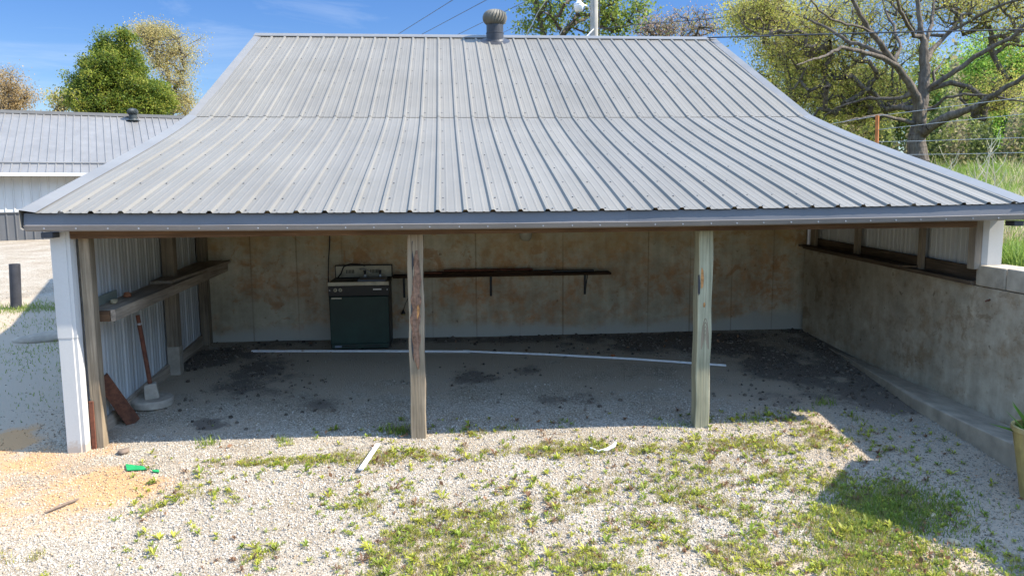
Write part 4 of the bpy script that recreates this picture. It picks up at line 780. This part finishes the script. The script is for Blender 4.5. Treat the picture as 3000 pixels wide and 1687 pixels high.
def LC(pts, rs, dd=0.): return [at(*q4(*p_), CD+dd*i/(len(pts)-1)) for i, p_ in enumerate(pts)], rs
cl = [LC([(1330, 900), (1265, 560), (1205, 350), (1150, 240), (1165, 140), (1110, 20), (1090, -150)], [.16, .11, .10, .095, .08, .06, .04]), LC([(1500, 800), (1550, 520), (1650, 400), (1850, 300), (1990, 200), (2100, 60)], [.14, .11, .10, .08, .06, .04], 2), LC([(1160, 250), (1230, 170), (1290, 60), (1330, -120)], [.07, .06, .05, .04], -1), LC([(1560, 560), (1430, 340), (1370, 250), (1250, 180)], [.09, .07, .05, .03], -1), LC([(1700, 360), (1760, 180), (1830, 0), (1900, -150)], [.07, .07, .06, .05], 1), LC([(2050, 250), (2150, 120), (2350, 20), (2500, -60)], [.07, .06, .05, .03], -1)]
tree('street_tree', 'sparse green leaved tree behind the roof ridge and utility pole', 'tree', at(*q4(1420, 2300), CD), at(*q4(1420, 1000), CD), [E_(1460, 10, CD, 160, 75, 140), E_(1340, 40, CD, 55, 45, 60), E_(1560, 50, CD, 60, 40, 60), E_(1420, -40, CD, 120, 50, 120)], 330, 6200, .12, [(.10, .15, .02), (.16, .22, .03), (.24, .29, .05)], .007, 41, cl, M_bk1, spread=.24, rmax=.2)
simple('budding_tree', 'nearly bare budding tree right of the utility pole', 1700, 420, 42, [E_(1700, 60, 42, 120, 42, 90), E_(1640, 72, 42, 70, 30, 60), E_(1770, 75, 42, 60, 32, 60)], 420, 3000, .11, [(.30, .2, .13), (.26, .24, .07), (.34, .22, .16)], .008, 42, .4, vtop=150)
simple('olive_tree', 'olive leaved tree rising behind the right end of the ridge', 1985, 520, 25, [E_(1960, 90, 25, 115, 85, 100), E_(2030, 200, 25, 125, 90, 110), E_(1890, 40, 25, 60, 60, 60), E_(2120, 290, 25, 110, 60, 100)], 620, 30000, .072, OLIVE, .008, 43, .30, vtop=150)
G_ = 'trees beyond the grassy bank'
simple('background_tree', 'bright green tree far behind the oak at the right edge', 2520, 560, 38, [E_(2510, 230, 38, 110, 150, 100), E_(2590, 190, 38, 60, 110, 80), E_(2440, 330, 38, 80, 80, 80)], 420, 40000, .12, BRIGHT, .011, 44, .42, vtop=180, group=G_)
simple('background_tree', 'green tree seen through the limbs left of the oak trunk', 2250, 560, 40, [E_(2240, 280, 40, 110, 100, 90), E_(2180, 230, 40, 70, 80, 70)], 360, 17000, .15, [(.12, .17, .025), (.2, .25, .04), (.3, .3, .06)], .011, 45, .42, vtop=220, group=G_)
simple('background_tree', 'yellow green tree directly behind the oak trunk', 2390, 560, 44, [E_(2380, 250, 44, 95, 140, 90), E_(2320, 330, 44, 90, 80, 80)], 360, 17000, .16, [(.18, .2, .035), (.28, .29, .05), (.2, .28, .04)], .011, 46, .44, vtop=220, group=G_)
# brush along the foot of the trees
rg = np.random.default_rng(5); n_ = 52000; u_ = rg.uniform(2050, 2760, n_); dep = rg.uniform(23, 34, n_); hgt = rg.beta(1.3, 2.4, n_)*2.6*(1+.4*np.sin(u_/37)+.3*np.sin(u_/13.)); pos = np.array([at(a_, 400, d_) for a_, d_ in zip(u_, dep)]); pos[:, 2] = B(pos[:, 0], pos[:, 1])+hgt-.1
pal = np.array([(.06, .08, .02), (.1, .13, .025), (.17, .2, .04), (.2, .17, .08)]); col = pal[(np.clip(.5+.5*np.sin(u_/21.)+rg.normal(size=n_)*.3, 0, .99)*4).astype(int)]*rg.uniform(.7, 1.3, (n_, 1))
V, Fx, cc = scatter(LEAFV, LEAFF, pos, randrot(n_, rg), rg.uniform(.07, .19, n_), col); tag(bulk('brush', V, Fx, cc, M_leaf), 'tangled brush along the foot of the trees beyond the bank', kind='stuff')

# ---------------------------------------------------------------- pole, lamp, wires, fence
PD = 24.; pb_ = at(1496, 90, PD); zb = 1.5
up = thing('utility_pole', 'grey wooden utility pole behind the roof ridge', 'utility pole', (pb_[0], pb_[1], zb))
m_ = MB(); m_.tube([(pb_[0]-.0, pb_[1], zb), (pb_[0]-.02, pb_[1], 7), (pb_[0]-.03, pb_[1], 11.5)], [.15, .125, .1], 16); link('shaft', m_, M_pole, up, smooth=True)
for p_ in (at(1507, 60, PD-.05), ): 
    m_ = MB(); m_.tube([p_-np.array([0, 0, 2.5]), p_+np.array([0.02, 0, 4])], .018, 6); link('conduit', m_, M_wire, up)
lp_ = thing('yard_lamp', 'white yard light on a curved arm on the utility pole', 'lamp', tuple(at(1486, 30, PD)))
arm = [at(1488, 45, PD), at(1487, 30, PD), at(1482, 20, PD-.1), at(1474, 15, PD-.2), at(1464, 12, PD-.3)]; m_ = MB(); m_.tube(arm, .024, 8); link('arm', m_, M_lampw, lp_)
hc = at(1456, 14, PD-.35); m_ = MB(); m_.lathe([(.05, -.16), (.12, -.15), (.145, -.02), (.155, 0), (.15, .02)], 20); link('refractor', m_, M_lampw, lp_, tuple(hc-np.array([0, 0, .02])), smooth=True); m_ = MB(); m_.lathe([(.15, 0), (.16, .03), (.1, .07), (.07, .09), (.065, .2)], 20); link('housing', m_, M_lampw, lp_, tuple(hc+np.array([0, 0, .005])), smooth=True); m_ = MB(); m_.lathe([(.045, 0), (.045, .1)], 10); link('photocell', m_, M_ventd, lp_, tuple(hc+np.array([0, 0, .2])))
def wire(name, label, pts, r_=.012, m2=M_wire, group=None, cat='cable', parent=None):
    P_ = [at(*p_) for p_ in pts]; out = []
    for a_, b_ in zip(P_[:-1], P_[1:]):
        for k in range(10): t_ = k/10; out.append(a_+(b_-a_)*t_)
    out.append(P_[-1]); m_ = MB(); m_.tube(out, r_, 5); o_ = link(name, m_, m2, parent)
    if parent is None: tag(o_, label, cat, group)
GW = 'overhead lines by the pole'
wire('overhead_line', 'leftmost of the dark overhead lines crossing the blue sky', [(820, 200, 62), (1004, 85, 48), (1140, 0, 38), (1380, -150, 27)], .017, group=GW)
wire('overhead_line', 'second dark overhead line from the left above the ridge', [(880, 184, 62), (1065, 85, 48), (1225, 0, 37), (1420, -104, 27)], .017, group=GW)
wire('overhead_line', 'third dark overhead line passing just behind the roof turbine vent', [(960, 182, 62), (1159, 84, 46), (1306, 12, 35), (1450, -58, 27)], .016, group=GW)
wire('overhead_line', 'fourth dark overhead line ending in the sparse tree', [(1080, 175, 62), (1267, 82, 44), (1349, 44, 36), (1480, -17, 25)], .013, group=GW)
wire('overhead_line', 'thin dark line running right from the utility pole into the olive tree', [(1504, 74, 24), (1588, 64, 24), (1717, 54, 24), (1829, 43.6, 23), (2200, 6, 20)], .011, group=GW)
wire('overhead_line', 'thick dark line crossing in front of the big oak from the ridge end', [(1760, 96, 15), (1812, 94.6, 14.5), (2132, 85, 14), (2381, 79, 13.5), (2620, 74, 13)], .013, group=GW)
wire('guy_wire', 'pale guy wire slanting down through the sparse tree, nearer the pole', [(1500, -70, 23.5), (1455, 0, 24), (1408, 88, 24.5), (1380, 140, 25)], .014, M_wirel, 'pale guy wires')
wire('guy_wire', 'pale guy wire slanting down at the left of the sparse tree', [(1400, -60, 23.5), (1375, 0, 24), (1352, 34, 24.5), (1320, 100, 25)], .012, M_wirel, 'pale guy wires')
wire('guy_wire', 'short pale stay at the foot of the utility pole above the ridge', [(1497, 70, 24), (1480, 88, 23.4), (1440, 130, 22)], .016, M_wirel, 'pale guy wires')
fz = at(2206, 345, 14.5); fn = thing('wire_fence', 'wire fence with an orange rusty post before the big oak', 'fence', tuple(fz))
m_ = MB(); m_.tube([at(2205, 380, 14.5), at(2207, 291, 14.5)], .035, 8); link('fence_post', m_, M_orange, fn)
for p_ in ([(2090, 312, 15.2), (2206, 292, 14.5), (2576, 245, 12.5), (2640, 236, 12)], [(2206, 327, 14.5), (2380, 307, 13.5), (2620, 283, 12)], [(2206, 357, 14.5), (2320, 355, 13.9), (2620, 345, 12)], [(2206, 390, 14.5), (2400, 388, 13.5), (2620, 383, 12)]): wire('fence_wire', '', p_, .0045, M_wirel, parent=fn)

# ---------------------------------------------------------------- grass on the bank
rg = np.random.default_rng(9)
BL = np.array([[-.5, 0, 0], [.5, 0, 0], [.36, .06, .45], [-.36, .06, .45], [0, .32, 1.]]); BLF4 = np.array([[0, 1, 2, 3], [3, 2, 4, 4]])
BLT = np.array([[0, 1, 2], [0, 2, 3], [3, 2, 4]])
def blades(px_, py_, pz_, h, w_, col, rg):
    n_ = len(px_); R_ = zrot(rg.uniform(0, 2*PI, n_)); lean = rg.normal(size=(n_, 2))*.28
    S = np.stack([w_, h, h], 1); V, Fx, cc = scatter(BL, BLT, np.stack([px_, py_, pz_], 1), R_, S, col)
    V = V.reshape(n_, 5, 3); zrel = (V[:, :, 2]-pz_[:, None]); V[:, :, 0] += lean[:, 0:1]*zrel; V[:, :, 1] += lean[:, 1:2]*zrel; return V.reshape(-1, 3), Fx, cc
parts = []
for (x0, x1, y0, y1, n_, h0, h1) in ((8.42, 10.5, -.6, 6, 26000, .10, .34), (10.5, 17, 2, 12, 30000, .15, .45), (8.1, 30, 9, 26, 40000, .2, .55)):
    px_ = rg.uniform(x0, x1, n_); py_ = rg.uniform(y0, y1, n_); cl_ = fbm(px_, py_, 1.1, 60); tone = np.clip(.45+1.1*fbm(px_, py_, .8, 61)+rg.normal(size=n_)*.22+(py_ > 9)*.1, 0, 1)
    gcol = np.array([.13, .23, .03]); gc2 = np.array([.22, .30, .05]); st = np.array([.50, .42, .24]); k = rg.random(n_)[:, None]; col = np.where((tone > .62)[:, None], st*(.6+.6*k), gcol*(1-k)+gc2*k)
    h = rg.uniform(h0, h1, n_)*(1+.6*cl_); parts.append(blades(px_, py_, B(px_, py_)-.02, h, h*.035+.006, col, rg))
V, Fx, cc = joinb(parts); tag(bulk('tall_grass', V, Fx, cc, M_grass), 'tall green and straw coloured grass covering the bank', kind='stuff')
def stalk(x_, y_, h, seed):
    r_ = random.Random(seed); z = float(B(x_, y_)); m_ = MB(); top_ = (x_+r_.uniform(-.1, .1), y_, z+h); m_.tube([(x_, y_, z-.05), (x_+.02, y_, z+h*.5), top_], [.011, .009, .004], 5)
    for k in range(6):
        t_ = r_.uniform(.35, .9); a_ = r_.choice([-1, 1]); b0 = (x_+.02, y_, z+h*t_); m_.tube([b0, (b0[0]+a_*.12, y_+r_.uniform(-.05, .05), b0[2]+.15), (b0[0]+a_*.18, y_, b0[2]+.32)], [.006, .005, .003], 4)
    return m_
for k, (u_, d_, h, lb) in enumerate(((2478, 11.5, 1.15, 'tallest pale dry weed stalk above the grass at right'), (2500, 12, 1.0, 'branching pale dry stalk right of the tallest one'), (2380, 13, .8, 'short pale dry stalk nearest the oak trunk'), (2455, 12.5, .75, 'slim pale dry stalk left of the tallest one'))):
    p_ = at(u_, 450, d_); tag(link('dry_stalk', stalk(p_[0], p_[1], h, k), plain('straw_%d' % k, (.48, .42, .3), .8)), lb, 'weed stalk', 'dry stalks on the bank')

# ---------------------------------------------------------------- gravel, weeds, leaves
rg = np.random.default_rng(77)
def ico():
    t_ = (1+5**.5)/2; v = np.array([(-1, t_, 0), (1, t_, 0), (-1, -t_, 0), (1, -t_, 0), (0, -1, t_), (0, 1, t_), (0, -1, -t_), (0, 1, -t_), (t_, 0, -1), (t_, 0, 1), (-t_, 0, -1), (-t_, 0, 1)], float); v /= np.linalg.norm(v[0])
    return v, np.array([(0, 11, 5), (0, 5, 1), (0, 1, 7), (0, 7, 10), (0, 10, 11), (1, 5, 9), (5, 11, 4), (11, 10, 2), (10, 7, 6), (7, 1, 8), (3, 9, 4), (3, 4, 2), (3, 2, 6), (3, 6, 8), (3, 8, 9), (4, 9, 5), (2, 4, 11), (6, 2, 10), (8, 6, 7), (9, 8, 1)])
IV, IF = ico()
parts = []
def stones(x0, x1, y0, y1, n_, s0, s1, dark=1.):
    px_ = rg.uniform(x0, x1, n_); py_ = rg.uniform(y0, y1, n_)
    so_ = blobs(px_, py_, SOIL, 41); cl_ = blobs(px_, py_, CLAY, 31); di = blobs(px_, py_, DIRT, 51)
    keep = rg.random(n_) > np.clip(so_*1.0+cl_*.35+di*.5+np.clip((py_-.4)*.4, 0, .6)+.18*(fbm(px_, py_, .5, 71) > .15), 0, .97); px_ = px_[keep]; py_ = py_[keep]; so_ = so_[keep]; cl_ = cl_[keep]; di = di[keep]; n_ = len(px_)
    s_ = s0+(s1-s0)*rg.random(n_)**3.2; base = (rg.uniform(.27, .49, n_)*(1+.16*fbm(px_, py_, .6, 75)+.14*fbm(px_, py_, .17, 95)))[:, None]*np.array([[1, .905, .765]])
    w_ = rg.random(n_)[:, None]; base = np.where(w_ < .06, base*.6, base); base = np.where(w_ > .93, base*np.array([[1.0, .82, .62]]), base); base = np.where((w_ > .86) & (w_ < .93), np.clip(base*1.3, 0, .8), base)
    base = base*(1-cl_[:, None])+cl_[:, None]*base*np.array([[1.05, .82, .58]]); base = base*(1-di[:, None]*np.array([[.38, .43, .50]])); base *= (1-.6*so_[:, None])
    for q in range(3):
        m2 = np.arange(n_) % 3 == q; tv = IV*(1+np.random.default_rng(q).uniform(-.28, .28, (12, 1))); k = m2.sum()
        S = s_[m2][:, None]*rg.uniform(.42, 1.15, (k, 3))*.5*np.array([[1, 1, .75]]); pz = G(px_[m2], py_[m2])+S[:, 2]*.25
        parts.append(scatter(tv, IF, np.stack([px_[m2], py_[m2], pz], 1), randrot(k, rg), S, base[m2]*dark))
stones(-1.4, 7.6, -3.0, -.2, 135000, .008, .027); stones(-1.8, 7.6, -.2, .5, 34000, .008, .024); stones(-1.8, 7.6, .5, 1.3, 24000, .008, .022); stones(0, 7.7, 1.3, 3.6, 22000, .007, .024); stones(-5.5, -.2, .5, 8, 46000, .009, .030)
V, Fx, cc = joinb(parts); tag(bulk('gravel', V, Fx, cc, M_stone), 'loose pale crushed stone covering the yard', kind='stuff')
WEED = [(1.38,-.16,.29,.08,.8),(1.92,-.17,.36,.08,1.2),(2.3,-.15,.4,.1,.8),(3.8,-.12,.8,.11,.7),(2.6,-.14,.43,.13,1),(3.43,-.13,.5,.13,1),(4.04,-.12,.4,.12,1),(4.62,-.17,.47,.13,.8),(5.31,-.19,.41,.15,.8),(5.93,-.2,.34,.19,.8),(2.57,.46,.22,.08,.6),(3.28,.35,.21,.08,.5),(6.29,-.06,.17,.37,.8),(3.17,-.85,.24,.2,.6),(2.5,-.92,.35,.26,.5),(2.8,-1.3,.38,.29,.6),(3.36,-1.24,.39,.37,.6),(3.07,-1.64,.41,.26,.8),(3.14,-1.88,.49,.19,.9),(2.64,-1.7,.3,.2,.6),(4.11,-1.,.59,.4,.35),(4.99,-1.08,.76,.47,.5),(4.49,-1.76,.67,.3,.55),(5.51,-1.6,.49,.27,.6),(5.4,-1.99,.55,.21,1.1),(5.73,-1.87,.23,.25,1.2),(6.22,-1.31,.37,.34,1.3),(5.87,-1.46,.25,.2,1.2),(1.13,-.8,.35,.34,.35),(1.09,-1.21,.43,.42,.15),(.2,-1.48,.1,.1,.8),(.39,-1.52,.05,.05,.7),(1.77,-1.62,.15,.15,.4),(3.93,-1.95,.37,.18,.5),(6.79,-.28,.27,.26,.35),(6.58,.01,.21,.18,.3),(5.92,.46,.22,.14,.4),(7.48,-.16,.21,.18,.2),(-3.06,6.06,.25,.18,.7),(-3.53,5.83,.3,.21,.8),(-2.13,3.57,.3,.19,.7),(-1.79,3.45,.2,.15,.8),(6.48,-2.04,.25,.28,.3),(5.47,-.64,.63,.3,.5),(3.2,-2.6,1.5,.4,.8),(5.6,-2.6,.9,.4,1)]
def wd(x_, y_):
    s_ = np.zeros_like(x_)
    for a_ in WEED: s_ += a_[4]*np.exp(-(((x_-a_[0])/a_[2])**2+((y_-a_[1])/a_[3])**2))
    return s_
def choose(n_, x0, x1, y0, y1, thr=0., bias=0.):
    x_ = rg.uniform(x0, x1, n_); y_ = rg.uniform(y0, y1, n_); d = wd(x_, y_)*np.clip(1+1.5*fbm(x_, y_, .3, 81)+1.8*fbm(x_, y_, .09, 84), 0, 3)+bias; k = rg.random(n_) < np.clip(d-thr, 0, 1); return x_[k], y_[k], d[k]
parts = []
# fine grass tufts
x_, y_, d = choose(36000, -.8, 7.6, -3, .9, .22)
nb = 8; bx_ = np.repeat(x_, nb)+rg.normal(size=len(x_)*nb)*.018; by_ = np.repeat(y_, nb)+rg.normal(size=len(x_)*nb)*.018; k = rg.random(len(bx_))[:, None]; tn_ = np.repeat(rg.random(len(x_)), nb)[:, None]
col = np.where(tn_ > .52, np.array([[.36, .29, .15]])*(.6+.5*k), np.array([[.22, .225, .03]])*(1-k)+np.array([[.43, .39, .075]])*k); h = rg.uniform(.012, .05, len(bx_)); parts.append(blades(bx_, by_, G(bx_, by_), h, np.full(len(bx_), .0045), col, rg))
# rosette weeds
x_, y_, d = choose(12500, .5, 7.4, -3, .7, .03, .09); k = d > .02; x_ = x_[k]; y_ = y_[k]; nb = 13; n_ = len(x_)*nb
az = rg.uniform(0, 2*PI, n_); el_ = rg.uniform(.25, 1.15, n_); sz = np.repeat(rg.uniform(.018, .052, len(x_))*(1+.6*(rg.random(len(x_)) > .85)), nb)*rg.uniform(.6, 1.1, n_)
hue = np.repeat(rg.random(len(x_)), nb)[:, None]; col = np.where(hue > .90, np.array([[.20, .11, .06]]), np.where(hue > .45, np.array([[.20, .26, .03]]), np.array([[.35, .36, .045]])))*rg.uniform(.65, 1.25, (n_, 1))
d1 = np.stack([np.cos(az)*np.cos(el_), np.sin(az)*np.cos(el_), np.sin(el_)], 1); s1 = np.stack([-np.sin(az), np.cos(az), 0*az], 1); o_ = np.stack([np.repeat(x_, nb), np.repeat(y_, nb), G(np.repeat(x_, nb), np.repeat(y_, nb))+.004], 1); w_ = sz[:, None]*.11
V = np.stack([o_, o_+d1*sz[:, None]*.55+s1*w_+np.array([0, 0, .004]), o_+d1*sz[:, None]*.55-s1*w_+np.array([0, 0, .004]), o_+d1*sz[:, None]-np.array([0, 0, .008])], 1)
b_ = (np.arange(n_)*4)[:, None]; Fx = np.concatenate([b_+np.array([[0, 1, 2]]), b_+np.array([[1, 3, 2]])], 0); parts.append((V.reshape(-1, 3), Fx, np.repeat(col, 4, 0)))
# a few leafy plants at the edges of the shade and a little grass left of the shed
for (cx_, cy_, n_, s0, hh_) in ((2.62, .37, 60, .05, .12), (2.5, .42, 50, .06, .10), (3.1, .35, 40, .07, .05), (3.6, .38, 40, .08, .05), (6.72, .75, 40, .05, .10), (6.85, .32, 20, .04, .08), (6.45, .6, 25, .1, .05), (.95, .27, 60, .05, .07), (1.6, .28, 60, .05, .07), (5.1, .3, 40, .1, .05), (5.7, .32, 60, .12, .05), (-2.13, 3.57, 140, .28, .05), (-1.79, 3.45, 110, .26, .05), (-3.6, 6.15, 900, .35, .08), (-3.0, 6.2, 500, .25, .06), (-2.4, 4.9, 300, .4, .05), (-1.3, 2.6, 260, .35, .04), (-2.2, 3.0, 300, .5, .04), (-1.2, 1.6, 160, .4, .03), (-3.3, 4.9, 260, .5, .04), (6.2, -1.3, 3200, .3, .045), (6.0, -1.55, 1800, .22, .05), (5.75, -1.95, 2200, .3, .045)):
    bx_ = cx_+rg.normal(size=n_)*s0; by_ = cy_+rg.normal(size=n_)*s0*.7; k = rg.random(n_)[:, None]; col = np.array([[.10, .16, .025]])*(1-k)+np.array([[.24, .29, .05]])*k; h = rg.uniform(.3, 1.1, n_)*hh_; parts.append(blades(bx_, by_, G(bx_, by_), h, np.full(n_, .008), col, rg))
V, Fx, cc = joinb(parts); tag(bulk('ground_weeds', V, Fx, cc, M_grass), 'small green weeds and grass tufts growing through the gravel', kind='stuff')
n_ = 300; x_ = np.concatenate([rg.uniform(1, 7.2, 150), rg.normal(5.9, .25, 110), rg.uniform(.5, 7, 40)]); y_ = np.concatenate([rg.uniform(-2.8, .5, 150), rg.normal(-1.95, .2, 110), rg.uniform(2.7, 3.5, 40)])
col = np.array([[.24, .13, .07]])*rg.uniform(.4, 1.7, (n_, 1)); R_ = randrot(n_, rg); V, Fx, cc = scatter(LEAFV, LEAFF, np.stack([x_, y_, G(x_, y_)+.022], 1), R_, rg.uniform(.02, .055, n_), col); tag(bulk('dead_leaves', V, Fx, cc, M_leaf), 'scattered brown dead leaves on the gravel', kind='stuff')
# dark soil crumbs inside
n_ = 9000; x_ = rg.uniform(0, 7.8, n_); y_ = rg.uniform(.4, 3.6, n_); k = rg.random(n_) < blobs(x_, y_, SOIL, 41); x_ = x_[k]; y_ = y_[k]; n_ = len(x_)
V, Fx, cc = scatter(IV, IF, np.stack([x_, y_, G(x_, y_)+.002], 1), randrot(n_, rg), (.004+.022*rg.random(n_)**3), np.array([[.09, .072, .055]])*rg.uniform(.5, 2, (n_, 1))); tag(bulk('soil_crumbs', V, Fx, cc, M_stone), 'dark soil crumbs along the foot of the back wall', kind='stuff')
